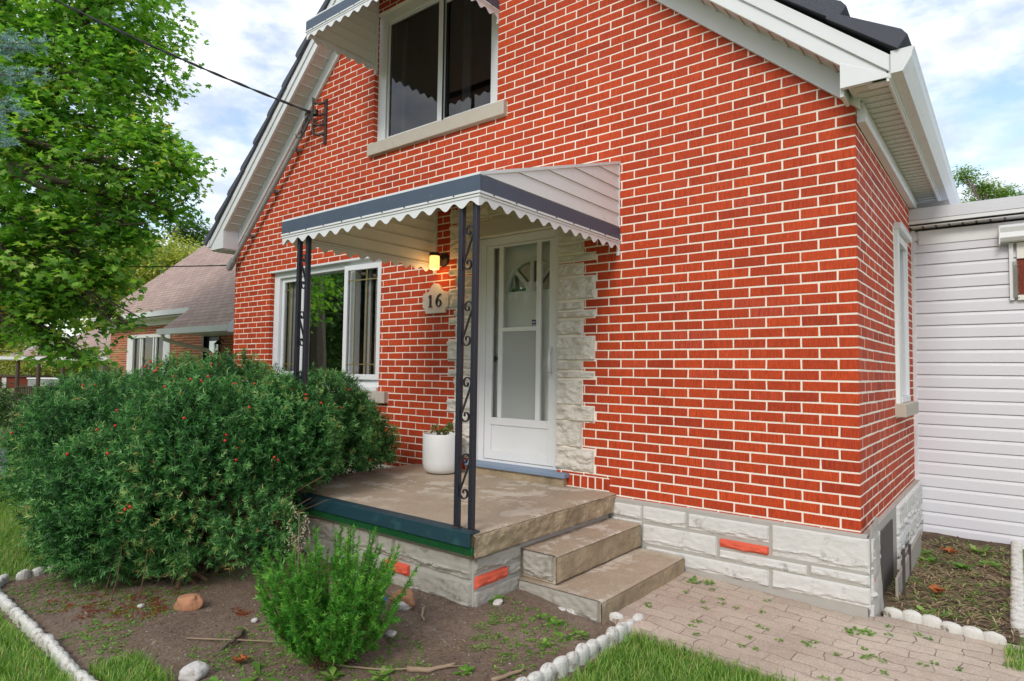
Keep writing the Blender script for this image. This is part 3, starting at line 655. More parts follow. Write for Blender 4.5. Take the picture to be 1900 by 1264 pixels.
# side window
mb = MB(); a, b, c, d = 1.62, 2.20, 1.30, 2.66
mb.box(-.09, .026, a-.075, a+.03, c-.05, d+.05); mb.box(-.05, .02, b-.05, b-.002, c, d); mb.box(-.05, .02, a+.03, b-.05, d-.06, d); mb.box(-.05, .03, a+.03, b-.05, c, c+.05)
mb.box(-.05, .05, a-.085, b+.04, d+.02, d+.07); mb.box(-.06, .005, a+.03, a+.07, c+.05, d-.06); mb.box(-.06, .0, b-.09, b-.05, c+.05, d-.06)
sw = mb.build('side_window', 'white_vinyl', house, bevel=.003)
mb = MB(); mb.quad((-.04, a+.06, c), (-.04, b-.06, c), (-.04, b-.06, d), (-.04, a+.06, d)); mb.build('pane', 'glass', sw, normals=False)
mb = MB(); mb.box(-.02, .075, a-.17, 2.27, 1.195, 1.298); mb.build('window_sill', 'sill_stone', house, bevel=.006)

# ---------------------------------------------------------------- storm door
mb = MB(); frame_rect(mb, -3.05, -2.165, .70, 2.70, .062, .055, .12, .07, .03); mb.box(-3.0575, -3.05, .03, .2, .7, 2.703)
fr_ = mb.build('door_frame', 'white_vinyl', house, bevel=.003)
DX0, DX1, DZ0, DZ1 = -2.985, -2.230, .735, 2.628
mb = MB(); y0, y1 = .062, .092
mb.box(DX0, DX0+.075, y0, y1, DZ0, DZ1); mb.box(DX1-.062, DX1, y0, y1, DZ0, DZ1)
mb.box(DX0+.075, DX1-.062, y0, y1, DZ1-.022, DZ1); mb.box(DX0+.075, DX1-.062, y0, y1, DZ0, DZ0+.085); mb.box(DX0+.075, DX1-.062, y0, y1, 1.035, 1.10)
mb.box(-2.838, -2.795, y0-.003, y1, 1.10, DZ1-.022); mb.box(-2.425, -2.378, y0-.003, y1, 1.10, DZ1-.022); mb.box(-2.795, -2.425, y0-.001, y1, 1.855, 1.89)
mb.box(DX0+.075, DX1-.062, y0+.010, y1-.002, DZ0+.085, 1.035)
sd_ = mb.build('storm_door', 'white_paint', house, bevel=.0035)
pane(sd_, DX0+.07, -2.82, 1.09, 2.61, .08); pane(sd_, -2.39, DX1-.06, 1.09, 2.61, .08); pane(sd_, -2.80, -2.42, 1.88, 2.61, .078); pane(sd_, -2.80, -2.42, 1.09, 1.86, .076, 'screen', 'insect_screen')
mb = MB(); pts = [(-2.262, .062, 1.50), (-2.262, .035, 1.515), (-2.259, .022, 1.55), (-2.257, .018, 1.60), (-2.259, .022, 1.655), (-2.262, .035, 1.69), (-2.262, .062, 1.705)]
mb.tube(pts, [.011, .011, .010, .012, .010, .011, .011], 8); mb.tube([(-2.262, .03, 1.655), (-2.245, .02, 1.66)], .006, 6); mb.tube([(-2.262, .030, 1.5), (-2.262, .03, 1.475)], .007, 6)
mb.build('handle', 'white_vinyl', sd_, smooth=True)
mb = MB(); mb.box(-2.478, -2.430, .0735, .0755, 1.90, 1.948); st_ = mb.build('security_sticker', 'sticker', sd_)
def text_mesh(txt, size, mat, T, parent, name, ext=.0004, scale=(1, 1, 1)):
    cu = bpy.data.curves.new(name, 'FONT'); cu.body = txt; cu.size = size; cu.extrude = ext; cu.align_x = 'CENTER'; cu.align_y = 'CENTER'; cu.offset = size*.018
    tmp = bpy.data.objects.new(name, cu); COL.objects.link(tmp); dg = bpy.context.evaluated_depsgraph_get(); dg.update()
    me = bpy.data.meshes.new_from_object(tmp.evaluated_get(dg)); bpy.data.objects.remove(tmp)
    me.materials.clear(); me.materials.append(M(mat)); me.transform(T @ Matrix.Diagonal((*scale, 1)))
    o = bpy.data.objects.new(name, me); COL.objects.link(o); o.parent = parent; return o
FRONT = lambda x, y, z: Matrix.Translation((x, y, z)) @ Matrix.Rotation(R(90), 4, 'X')
text_mesh('ADT', .018, 'white_paint', FRONT(-2.454, .0728, 1.927), st_, 'lettering', scale=(.95, 1.2, 1))
mb = MB(); mb.box(-2.474, -2.434, .0727, .0731, 1.906, 1.909); mb.build('underline', 'white_paint', st_)
# inner door with a fanlight
IY = .165
mb = MB(); cx, cz, rr = -2.552, 2.215, .262; n = 40
arc = [(cx+rr*math.cos(math.pi*i/n), cz+rr*math.sin(math.pi*i/n)) for i in range(n+1)]
x0, x1, z0, z1 = -3.04, -2.17, .72, 2.69
mb.quad((x0,IY,z0),(x1,IY,z0),(x1,IY,cz),(x0,IY,cz)); mb.quad((x0,IY,cz),(cx-rr,IY,cz),(cx-rr,IY,z1),(x0,IY,z1)); mb.quad((cx+rr,IY,cz),(x1,IY,cz),(x1,IY,z1),(cx+rr,IY,z1))
for i in range(n):
    (a, b), (c, d) = arc[i], arc[i+1]; mb.quad((a,IY,b),(c,IY,d),(c,IY,z1),(a,IY,z1)); mb.quad((a,IY,b),(c,IY,d),(c,IY+.03,d),(a,IY+.03,b))
mb.quad((cx-rr,IY,cz),(cx+rr,IY,cz),(cx+rr,IY+.03,cz),(cx-rr,IY+.03,cz))
idr = mb.build('front_door', 'door_white', house, normals=False)
mb = MB()
ring = [(cx+(rr+.018)*math.cos(math.pi*i/n), cz+(rr+.018)*math.sin(math.pi*i/n)) for i in range(n+1)]
for i in range(n): mb.tube([(ring[i][0], IY-.004, ring[i][1]), (ring[i+1][0], IY-.004, ring[i+1][1])], .012, 6, cap=False)
for ang in (45, 90, 135):
    a = R(ang); mb.tube([(cx+.05*math.cos(a), IY+.005, cz+.05*math.sin(a)), (cx+rr*math.cos(a), IY+.005, cz+rr*math.sin(a))], .020, 6)
mb.tube([(cx, IY-.002, cz-.01), (cx, IY-.002, cz+.07)], .05, 12)
mb.build('fan_muntin', 'door_white', idr)
mb = MB(); mb.quad((cx-rr,IY+.025,cz),(cx+rr,IY+.025,cz),(cx+rr,IY+.025,cz+rr),(cx-rr,IY+.025,cz+rr)); mb.build('fan_pane', 'glass_dark', idr, normals=False)
mb = MB(); mb.lathe([(.0, 0), (.012, .0), (.012, .03), (.028, .045), (.030, .06), (.018, .072), (0, .074)], seg=16)
kn = mb.build('knob', 'iron', idr, smooth=True); kn.data.transform(Matrix.Translation((-2.93, IY, 1.62)) @ Matrix.Rotation(R(90), 4, 'X') )
kn.data.transform(Matrix.Identity(4))
# threshold
mb = MB(); mb.box(-3.10, -2.035, -.075, .10, .675, .712); mb.build('door_sill', 'sill_blue', house, bevel=.006)
mb = MB(); mb.box(-3.07, -2.06, -.048, .02, .602, .6735); mb.build('threshold_riser', 'concrete_edge', house, bevel=.004)
rebase(house)

# ---------------------------------------------------------------- porch
porch = thing('porch', 'worn concrete porch slab with two steps, pale stone base and green front edge', 'porch', (-2.4, -.8, .15))
mb = MB(); mb.grid(lambda s, t: (-3.78+(2.165)*s, -1.575+1.573*t, .610+.0025*mn.noise(Vector((s*9, t*7, 1)))-(.006 if s > .99 else 0)), 70, 50)
mb.box(-3.78, -1.63, -1.572, -.004, .47, .602); slab = mb.build('slab', 'concrete', porch)
def rough_face(mb, mp, a, b, c, d, base, amp, res, seed, fr=7):
    nu = max(2, int((b-a)/res)); nv = max(3, int((d-c)/res))
    def fn(s, t):
        u = a+(b-a)*s; v = c+(d-c)*t; e = min(1, (min(t, 1-t)*(d-c)/.014))**.5 if 0 < t < 1 else 0
        q = Vector((u*fr+seed*3.3, v*fr*1.3, seed)); h = base*e+amp*e*(mn.fractal(q, .85, 2.2, 5)+.7*abs(mn.noise(Vector((u*3.1+seed, v*14, seed)))))
        vv = v+(.010*mn.noise(Vector((u*13, seed, 3))) if t == 1 else 0)
        return mp(u, min(vv, d+.001), h)
    mb.grid(fn, nu, nv)
mb = MB(); rough_face(mb, lambda u, v, o: (-1.632+o, u, v), -1.59, -.004, .468, .608, .020, .016, .011, 5)
rough_face(mb, lambda u, v, o: (u, -1.574-o, v), -1.70, -1.628, .468, .608, .008, .006, .011, 6)
mb.build('slab_edge', 'concrete_edge', porch, normals=False)
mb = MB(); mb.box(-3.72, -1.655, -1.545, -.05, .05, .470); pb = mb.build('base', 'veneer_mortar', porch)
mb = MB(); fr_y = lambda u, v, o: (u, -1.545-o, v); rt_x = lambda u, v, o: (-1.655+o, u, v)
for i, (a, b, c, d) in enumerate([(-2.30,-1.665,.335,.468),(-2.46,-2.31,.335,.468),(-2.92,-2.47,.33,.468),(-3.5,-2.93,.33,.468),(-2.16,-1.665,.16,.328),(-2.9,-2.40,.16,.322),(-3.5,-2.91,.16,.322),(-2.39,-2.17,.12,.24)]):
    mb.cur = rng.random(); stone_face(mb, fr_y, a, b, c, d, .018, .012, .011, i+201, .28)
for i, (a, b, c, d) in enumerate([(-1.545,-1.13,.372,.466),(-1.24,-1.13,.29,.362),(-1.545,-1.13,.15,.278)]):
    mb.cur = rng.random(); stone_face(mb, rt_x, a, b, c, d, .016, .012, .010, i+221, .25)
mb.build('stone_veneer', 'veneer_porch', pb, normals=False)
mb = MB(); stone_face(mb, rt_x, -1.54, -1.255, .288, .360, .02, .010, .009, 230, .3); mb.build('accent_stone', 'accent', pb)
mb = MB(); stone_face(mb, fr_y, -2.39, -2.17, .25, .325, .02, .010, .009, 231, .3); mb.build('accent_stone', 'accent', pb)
# steps
for nm, x1, y0, z0, z1, sd_n in (('step', -1.385, -1.125, .265, .435, 11), ('step', -1.058, -1.165, .06, .262, 12)):
    mb = MB(); xb = -1.66
    mb.grid(lambda s, t: (xb+(x1-xb)*s, y0+(-.06-y0)*t, z1+.0025*mn.noise(Vector((s*5+sd_n, t*9, 2)))-(.007 if s > .985 else 0)), 30, 60)
    mb.box(xb, x1-.018, y0+.02, -.06, z0, z1-.008); st = mb.build(nm, 'concrete', porch)
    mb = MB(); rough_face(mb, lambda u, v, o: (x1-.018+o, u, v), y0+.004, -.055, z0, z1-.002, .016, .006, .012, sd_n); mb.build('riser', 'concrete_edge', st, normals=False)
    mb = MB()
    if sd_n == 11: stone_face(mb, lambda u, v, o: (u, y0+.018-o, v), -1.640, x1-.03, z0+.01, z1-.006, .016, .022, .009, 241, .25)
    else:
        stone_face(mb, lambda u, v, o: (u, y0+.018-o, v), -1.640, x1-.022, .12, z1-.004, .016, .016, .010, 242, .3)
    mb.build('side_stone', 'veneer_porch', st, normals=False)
mb = MB(); mb.box(-3.62, -1.622, -1.612, -1.535, .612, .620); mb.box(-3.62, -1.622, -1.622, -1.6125, .540, .620); mb.build('edge_trim', 'trim_green', porch, bevel=.002)
# turf strip hanging under the trim
V = []; F = []; n = 9000
px_ = nr.uniform(-3.60, -1.625, n); pz_ = nr.uniform(.496, .548, n); o_ = nr.normal(0, .004, (n, 2)); ln = nr.uniform(.006, .013, n)
V = np.stack([np.stack([px_-.0015, np.full(n, -1.606), pz_], 1), np.stack([px_+.0015, np.full(n, -1.606), pz_], 1), np.stack([px_+o_[:, 0], -1.606-ln, pz_-ln*.5+o_[:, 1]*.4], 1)], 1).reshape(-1, 3)
tf = npmesh('turf_strip', V, np.arange(n*3).reshape(n, 3), nr.random(n), 'turf', porch)
mb = MB(); mb.box(-3.62, -1.623, -1.6065, -1.577, .494, .5395); mb.build('turf_backing', 'turf', tf)
rebase(porch)

# ---------------------------------------------------------------- aluminium awnings
def awning(name, label, x0, x1, yf, ztop, zfront, lap_n, trim_h=.092, z_tr=None):
    root = thing(name, label, 'awning', ((x0+x1)/2, yf/2, zfront-.1))
    zt = zfront; zb = zfront-trim_h            # dark trim
    slope = (ztop-zt)/(-yf)
    # ribbed roof pans running from the wall down to the front
    mb = MB(); npan = int((x1-x0)/.10); w = (x1-x0)/npan
    for i in range(npan):
        a = x0+i*w
        for (u0, u1, h) in ((0, .022, .016), (.022, w, 0)):
            hz = h
            mb.quad((a+u0, -.004, ztop+hz), (a+u1, -.004, ztop+hz), (a+u1, yf+.006, zt+hz-.006), (a+u0, yf+.006, zt+hz-.006))
        for uu in (0, .022): mb.quad((a+uu, -.004, ztop), (a+uu, -.004, ztop+.016), (a+uu, yf+.006, zt+.010), (a+uu, yf+.006, zt-.006))
    mb.quad((x0, -.004, ztop-.018), (x1, -.004, ztop-.018), (x1, yf+.012, zt-.03), (x0, yf+.012, zt-.03))
    mb.build('roof_panel', 'cream_metal', root, normals=False)
    # triangular side panels with horizontal laps
    def side(xs, sgn):
        mb = MB(); H = (ztop-zb)/lap_n
        yy = lambda z: -.003 if z >= ztop else max(yf, (ztop-z)/slope*-1)
        for i in range(lap_n):
            z0 = zb+i*H; z1 = z0+H; ya, yb = yy(z0), yy(min(z1, ztop-.001))
            if z0 < zt: ya = yf
            xo0, xo1 = xs+sgn*.010, xs+sgn*.001
            if z0 < zt < z1:
                mb.quad((xo0, -.003, z0), (xo0, yf, z0), (xo1, yf, zt), (xo1, yb, z1), (xo1, -.003, z1))
            else: mb.quad((xo0, -.003, z0), (xo0, ya, z0), (xo1, yb, z1), (xo1, -.003, z1))
            mb.quad((xo0, -.003, z0), (xo0, ya, z0), (xs-sgn*.001, ya, z0+.002), (xs-sgn*.001, -.003, z0+.002))
        o = mb.build('side_panel', 'cream_metal' if sgn < 0 else 'awning_white', root, normals=False)
        mb = MB(); mb.box(xs-.012, xs+.012, -.028, -.002, zb-.1, ztop-.01) if sgn < 0 else mb.box(xs-.012, xs+.0115, -.012, -.002, zb-.12, ztop+.004)
        # top edge angle
        d = .012; mb.prism([(-.002, ztop+.020), (yf-.004, zt+.018), (yf-.004, zt-.002), (-.002, ztop+.0)], lambda u, v: (xs+sgn*.013, u, v), lambda u, v: (xs-sgn*.010, u, v))
        mb.build('edge_angle', 'white_vinyl', root)
    side(x0, -1); side(x1, 1)
    # dark trim band, white rail, scalloped valance, on three sides
    mb = MB(); e = .016
    mb.box(x0-e, x1+e, yf-e, yf-.002, zb, zt); mb.box(x1+.0125, x1+e, yf, -.004, zb, zt-.002); mb.box(x0-e, x0-.0125, yf, -.004, zb, zt-.002)
    mb.build('trim_band', 'slate_metal', root, bevel=.0015)
    mb = MB(); zr = zb-.032
    for dz, ee in ((0, .020), (-.016, .014)):
        mb.box(x0-ee, x1+ee, yf-ee, yf+.004, zb+dz-.015, zb+dz-.0015); mb.box(x1-.002, x1+ee, yf+.0045, -.004, zb+dz-.015, zb+dz-.0015); mb.box(x0-ee, x0+.002, yf+.0045, -.004, zb+dz-.015, zb+dz-.0015)
    mb.box(x0-e+.002, x1+e-.002, yf-e+.002, yf-.002, zt, zt+.014)
    mb.build('rail', 'white_vinyl', root, bevel=.001)
    mb = MB(); zv = zr
    def val(p0, p1, outv):
        p0 = Vector(p0); p1 = Vector(p1); Ln = (p1-p0).length; per = .128; nn = max(1, round(Ln/per)); st_n = nn*12; ov = Vector(outv)*.0012
        for i in range(st_n):
            def row(t):
                p = p0.lerp(p1, t); dd = .034+.018*math.cos(2*math.pi*nn*t)*1.0
                return p, dd
            (a, da), (b, db) = row(i/st_n), row((i+1)/st_n)
            z_ = zv
            for s_ in (-1, 1):
                A = a+ov*s_; B = b+ov*s_
                mb.quad((A.x, A.y, z_), (B.x, B.y, z_), (B.x, B.y, z_-db), (A.x, A.y, z_-da))
            A0, A1, B0, B1 = a-ov, a+ov, b-ov, b+ov
            mb.quad((A0.x, A0.y, z_-da), (A1.x, A1.y, z_-da), (B1.x, B1.y, z_-db), (B0.x, B0.y, z_-db))
    val((x0-.008, yf-.008, 0), (x1+.008, yf-.008, 0), (0, 1, 0)); val((x1+.008, yf-.008, 0), (x1+.008, -.004, 0), (1, 0, 0)); val((x0-.008, yf-.008, 0), (x0-.008, -.004, 0), (1, 0, 0))
    mb.build('valance', 'white_vinyl', root, normals=False)
    mb = MB()
    for x in np.arange(x0+.1, x1, .21): mb.tube([(x, yf-.026, zb-.006), (x, yf-.015, zb-.006)], .004, 6)
    for y in np.arange(yf+.1, 0, .21): mb.tube([(x1+.026, y, zb-.006), (x1+.015, y, zb-.006)], .004, 6)
    mb.build('rivet', 'rust_metal', root)
    rebase(root); return root
awning('door_awning', 'white metal awning with a slate blue band and scalloped edge over the front door', -3.57, -1.61, -1.60, 3.104, 2.610, 6)
awning('window_awning', 'white metal awning with a slate blue band over the upstairs window', -4.520, -2.845, -.84, 5.50, 4.835, 7)

# ---------------------------------------------------------------- wrought iron posts
def scroll_pts(m):
    P = []
    for i in range(26):     # inner spiral outwards
        t = i/25; a = R(40)+t*R(430)*1; r_ = .006+.030*t
        P.append((.006+r_*math.cos(a), .088+r_*math.sin(a)*1.05))
    # angle now 470 deg = 110: top; sweep to the right side
    for i in range(1, 7):
        a = R(470-i*0)-R(i*22); r_ = .036+.001*i
        P.append((.004+r_*math.cos(a), .090+r_*math.sin(a)*1.05))
    return P
def s_scroll():
    # outer arc: starts inside the curl, over the top, down the right bar, diagonal to the lower left (point symmetric)
    top = []
    for i in range(34):
        t = i/33; a = R(-60)-t*R(420); r_ = .005+.030*t**.9
        top.append((.000+r_*math.cos(a), .090+r_*math.sin(a)))
    # ends at angle -480 = -120 -> left lower; instead finish on the right side
    top = []
    for i in range(40):
        t = i/39; a = R(30)-t*R(390)+R(0); r_ = .006+.031*t
        top.append((.002+r_*math.cos(a), .092+r_*math.sin(a)*1.1))
    bot = [(-x, -z) for x, z in reversed(top)]
    return top+bot
SC = s_scroll()
def post(name, label, x, y, zt, z0, zs, mir):
    root = thing(name, label, 'porch post', (x, y, z0), 'wrought iron posts carrying the door awning')
    for sx in (-1, 1):
        mb = MB(); mb.box(x+sx*.0545-.0155, x+sx*.0545+.0155, y-.0155, y+.0155, z0+.006, zt); mb.build('bar', 'iron', root, bevel=.003)
    for z in zs:
        mb = MB(); pts = [(x+mir*u, y, z+v) for u, v in SC]
        n = len(pts)
        for i in range(n-1):    # flat bar: 4 mm thick, 13 mm deep
            a = Vector(pts[i]); b = Vector(pts[i+1]); t = (b-a).normalized(); nn = Vector((t.z, 0, -t.x))*.0030
            for yy in (-.0065, .0065): mb.quad(*[(q.x, y+yy, q.z) for q in (a-nn, b-nn, b+nn, a+nn)])
            for s_ in (-1, 1): mb.quad(*[(q.x+s_*nn.x, q.y+dy, q.z+s_*nn.z) for q, dy in ((a, -.0065), (b, -.0065), (b, .0065), (a, .0065))])
        mb.build('scroll', 'iron', root, normals=False)
    mb = MB()
    for sx in (-1, 1): mb.box(x+sx*.0545-.022, x+sx*.0545+.022, y-.02, y+.02, z0, z0+.006)
    mb.build('foot_plate', 'rust_metal', root)
    rebase(root); return root
post('porch_post', 'dark iron double post with scrolls at the front right corner of the porch', -1.715, -1.565, 2.50, .620, [.913, 1.345, 1.777, 2.215], 1)
post('porch_post', 'dark iron double post with scrolls rising out of the berry bush on the left', -3.36, -1.565, 2.50, .620, [.90, 1.36, 1.80, 2.22], -1)

# ---------------------------------------------------------------- lamp, plaque, planter
lp = thing('wall_lamp', 'lit amber porch lamp with a dark bracket under the door awning', 'lamp', (-3.47, 0, 2.52))
mb = MB(); mb.lathe([(0, 0), (.062, 0), (.066, .008), (.058, .020), (.02, .030), (0, .03)], seg=24); mb.v = [tuple(Matrix.Translation((-3.46, -.002, 2.545)) @ Matrix.Rotation(R(90), 4, 'X') @ Vector(v)) for v in mb.v]
mb.tube([(-3.46, -.02, 2.545), (-3.46, -.06, 2.57), (-3.46, -.10, 2.575), (-3.46, -.12, 2.572)], .013, 8); mb.lathe([(0, .0), (.050, .0), (.053, -.012), (.050, -.03), (0, -.03)], (-3.46, -.13, 2.595), 24)
mb.build('bracket', 'dark_metal', lp, smooth=False)
mb = MB(); mb.lathe([(.044, 0), (.046, -.02), (.046, -.11), (.042, -.125), (.0, -.13)], (-3.46, -.13, 2.566), 24); mb.build('glass_shade', 'lamp_glass', lp, smooth=True)
o_s = lp.children[-1]; bu = MB(); bu.lathe([(0, 0), (.012, -.005), (.016, -.03), (.0, -.05)], (-3.46, -.13, 2.545), 12); bu.build('bulb', 'bulb', lp, smooth=True)
pl_ = bpy.data.lights.new('lamp_light', 'POINT'); pl_.energy = .8; pl_.color = (1, .58, .24); pl_.shadow_soft_size = .06
po = bpy.data.objects.new('lamp_light', pl_); COL.objects.link(po); po.location = (-3.46, -.15, 2.39); po.parent = lp
rebase(lp)
pq = thing('number_plaque', 'pale stone house number plaque reading 16 beside the door', 'house number', (-3.545, 0, 2.07))
def plaque_out():
    P = []; 
    half = [(0, .285), (.035, .278), (.062, .258), (.078, .225), (.100, .206), (.150, .200), (.172, .196)]
    half += [(.172-.035*math.sin(a)*1+0, .196-.032+.032*math.cos(a)) if False else (.172, .170) for a in (0,)]
    half += [(.150, .160), (.143, .135), (.150, .11), (.172, .098), (.172, .075), (.165, .04), (.150, .034), (.138, .018), (.136, 0)]
    return half
H_ = [(0,.285),(.030,.280),(.055,.264),(.072,.238),(.088,.214),(.112,.202),(.140,.200),(.160,.194),(.170,.182),(.172,.165),(.172,.09),(.170,.07),(.166,.056),(.150,.052),(.138,.040),(.132,.024),(.130,.004),(.126,0)]
out_ = [(x, z) for x, z in H_]+[(-x, z) for x, z in reversed(H_) if x > 0]
mb = MB(); mb.prism([(-3.545+x, 2.045+z) for x, z in out_], lambda u, v: (u, -.006, v), lambda u, v: (u, -.030, v)); bd = mb.build('board', 'plaque', pq, bevel=.004)
def stroke(mb, pts, ws, y0, y1, x0, z0, sc):
    P = [Vector((p[0], p[1])) for p in pts]; Lf = []; Rg = []
    for i, p in enumerate(P):
        t = (P[min(i+1, len(P)-1)]-P[max(i-1, 0)]).normalized(); nn = Vector((-t.y, t.x))*ws[i]/2; Lf.append(p+nn); Rg.append(p-nn)
    for i in range(len(P)-1):
        q = [Lf[i], Lf[i+1], Rg[i+1], Rg[i]]
        mb.prism([(x0+v.x*sc, z0+v.y*sc) for v in q], lambda u, v: (u, y0, v), lambda u, v: (u, y1, v))
mb = MB(); stroke(mb, [(-.02, 1), (-.02, .0)], [.17, .17], -.0305, -.040, -3.600, 2.105, .115); stroke(mb, [(-.22, .80), (-.02, .99)], [.09, .12], -.0303, -.0398, -3.600, 2.105, .115); stroke(mb, [(-.22, .03), (.18, .03)], [.07, .07], -.0306, -.0402, -3.600, 2.105, .115)
mb.build('digit', 'digit_black', pq)
mb = MB(); c6 = []; w6 = []
for i in range(15):
    t = i/14; c6.append((.34-.66*t**.8*1.0+.0, 1.02-.10*t-.62*t**1.6)); w6.append(.08+.09*t)
c6 = [(.30, 1.0), (.20, 1.02), (.08, .97), (-.05, .86), (-.16, .70), (-.22, .52), (-.235, .33)]; w6 = [.10, .11, .12, .14, .16, .17, .17]
for i in range(1, 21): a = R(180+18*i); c6.append((.02+.25*math.cos(a), .31+.27*math.sin(a))); w6.append(.17-.09*abs(math.sin(a)))
stroke(mb, c6, w6, -.0305, -.040, -3.495, 2.105, .115); mb.build('digit', 'digit_black', pq)
mb = MB()
for x in (-.15, .15): mb.tube([(-3.545+x, -.0306, 2.045+.13), (-3.545+x, -.033, 2.045+.13)], .004, 8)
mb.build('screw', 'rust_metal', pq)
rebase(pq)
pt = thing('planter', 'round white planter standing on the porch beside the door', 'planter', (-3.225, -.22, .61))
mb = MB(); mb.lathe([(0, .0), (.10, .0), (.135, .012), (.158, .045), (.166, .10), (.168, .20), (.168, .335), (.165, .342), (.158, .342), (.152, .33), (.150, .30), (0, .30)], (-3.225, -.225, .613), 48); mb.build('pot', 'pot_white', pt, smooth=True)
mb = MB(); mb.lathe([(.149, .302), (.08, .31), (0, .312)], (-3.225, -.225, .613), 24); mb.build('potting_soil', 'soil_dark', pt)
rebase(pt)
def leaf_blob(name, centers, n, size, mat, parent=None, droop=0):
    V = []; Rn = []
    for (c, rad) in centers:
        for _ in range(n):
            d = Vector(nr.normal(size=3)); d.normalize(); p = Vector(c)+Vector([d[i]*rad[i] for i in range(3)])*nr.uniform(.3, 1)
            t = (d+Vector((0, 0, .6))).normalized(); s_ = t.cross(Vector(nr.normal(size=3))).normalized()*size*.35; ln_ = t*size
            V += [p, p+ln_*.5+s_, p+ln_, p+ln_*.5-s_]; Rn.append(nr.random())
    V = np.array([tuple(v) for v in V]); return npmesh(name, V, np.arange(len(V)).reshape(-1, 4), np.array(Rn), mat, parent)
sc_ = thing('succulent', 'small green succulent growing in the white planter', 'plant', (-3.225, -.225, .92))
leaf_blob('foliage', [((-3.30, -.24, .985), (.03, .03, .035)), ((-3.17, -.20, .985), (.035, .03, .045)), ((-3.13, -.23, 1.01), (.03, .03, .035)), ((-3.23, -.23, .95), (.035, .03, .03))], 45, .03, 'succulent', sc_)
mb = MB(); mb.tube([(-3.225, -.225, .92), (-3.26, -.235, .95), (-3.30, -.24, .985)], .006, 6); mb.tube([(-3.225, -.225, .92), (-3.19, -.21, .95), (-3.16, -.21, 1.0)], .006, 6); mb.build('stem', 'stem_brown', sc_)
rebase(sc_)

# ---------------------------------------------------------------- service drop
cdt = thing('conduit', 'grey electrical conduit running down the left slope of the gable', 'conduit', (-7.30, -.09, 2.86))
mb = MB(); mb.tube([(-5.615, -.07, 4.44), (-5.66, -.09, 4.36), (-5.75, -.085, 4.26), (-7.15, -.085, 2.985), (-7.30, -.085, 2.855), (-7.37, -.085, 2.80)], .028, 12)
mb.tube([(-5.63, -.09, 4.40), (-5.60, -.10, 4.455), (-5.575, -.11, 4.43)], .055, 12); mb.tube([(-7.24, -.085, 2.91), (-7.35, -.085, 2.81)], .043, 12); mb.build('pipe', 'grey_pipe', cdt, smooth=False)
for t in (.12, .45, .83):
    p = Vector((-5.75, -.085, 4.26)).lerp(Vector((-7.15, -.085, 2.985)), t); d = Vector((-.74, 0, -.67)); mb = MB(); mb.tube([p-d*.013, p+d*.013], .034, 12); mb.box(p.x-.05, p.x+.05, -.055, -.006, p.z-.012, p.z+.012); mb.build('clamp', 'grey_pipe', cdt)
rebase(cdt)
ib = thing('insulator_rack', 'rusty iron insulator rack bolted to the brick gable below the upper window', 'insulator rack', (-5.40, 0, 4.1))
mb = MB(); mb.box(-5.422, -5.378, -.025, -.004, 4.08, 4.60); mb.box(-5.415, -5.385, -.030, -.0255, 4.09, 4.59)
mb.build('back_plate', 'rust_metal', ib, bevel=.002)
for z in (4.56, 4.43, 4.31, 4.20):
    mb = MB(); mb.tube([(-5.40, -.028, z), (-5.43, -.08, z-.03), (-5.47, -.12, z-.02), (-5.48, -.13, z+.035)], .015, 6); mb.build('arm', 'rust_metal', ib)
mb = MB(); mb.lathe([(0, 0), (.03, 0), (.036, .015), (.024, .032), (.036, .05), (.03, .065), (0, .065)], (-5.455, -.11, 4.39), 16); mb.build('insulator', 'dark_metal', ib, smooth=True)
mb = MB(); mb.tube([(-5.485, -.13, 4.20), (-5.485, -.13, 4.60)], .010, 6); mb.build('rod', 'rust_metal', ib)
rebase(ib)
def cable(name, label, a, b, sag, rad, n=40, twist=True, cat='cable', extra=()):
    mb = MB(); a = Vector(a); b = Vector(b)
    for ph in ((0, math.pi) if twist else (0,)):
        pts = []
        for i in range(n+1):
            t = i/n; p = a.lerp(b, t); p.z -= sag*4*t*(1-t)
            if twist: p += Vector((0, math.cos(t*46+ph), math.sin(t*46+ph)))*rad*.9
            pts.append(p)
        mb.tube(pts, rad, 6)
    for e in extra: mb.tube(e, rad*.55, 6)
    o = mb.build(name, 'cable', None, smooth=True); tag(o, label, cat); return o
cable('service_cable', 'black twisted service cable slanting down from the upper left to the brick gable', tuple(at(-70, -88, 6.6)), (-5.50, -.15, 4.43), .07, .009, 130,
      extra=[[(-5.50, -.15, 4.43), (-5.56, -.16, 4.36), (-5.66, -.15, 4.26), (-5.74, -.14, 4.22)], [(-5.50, -.15, 4.43), (-5.60, -.17, 4.33), (-5.68, -.15, 4.20), (-5.60, -.14, 4.33), (-5.59, -.12, 4.43)], [(-5.46, -.12, 4.42), (-5.55, -.17, 4.24), (-5.66, -.16, 4.17), (-5.76, -.15, 4.19), (-5.79, -.15, 4.24)], [(-5.58, -.13, 4.45), (-5.52, -.16, 4.30), (-5.60, -.17, 4.20), (-5.72, -.15, 4.24)]])
cable('phone_line', 'thin dark line crossing in front of the brown neighbouring roof', tuple(at(-200, 470, 14)), (-7.36, -.05, 2.86), .12, .008, 30, False)

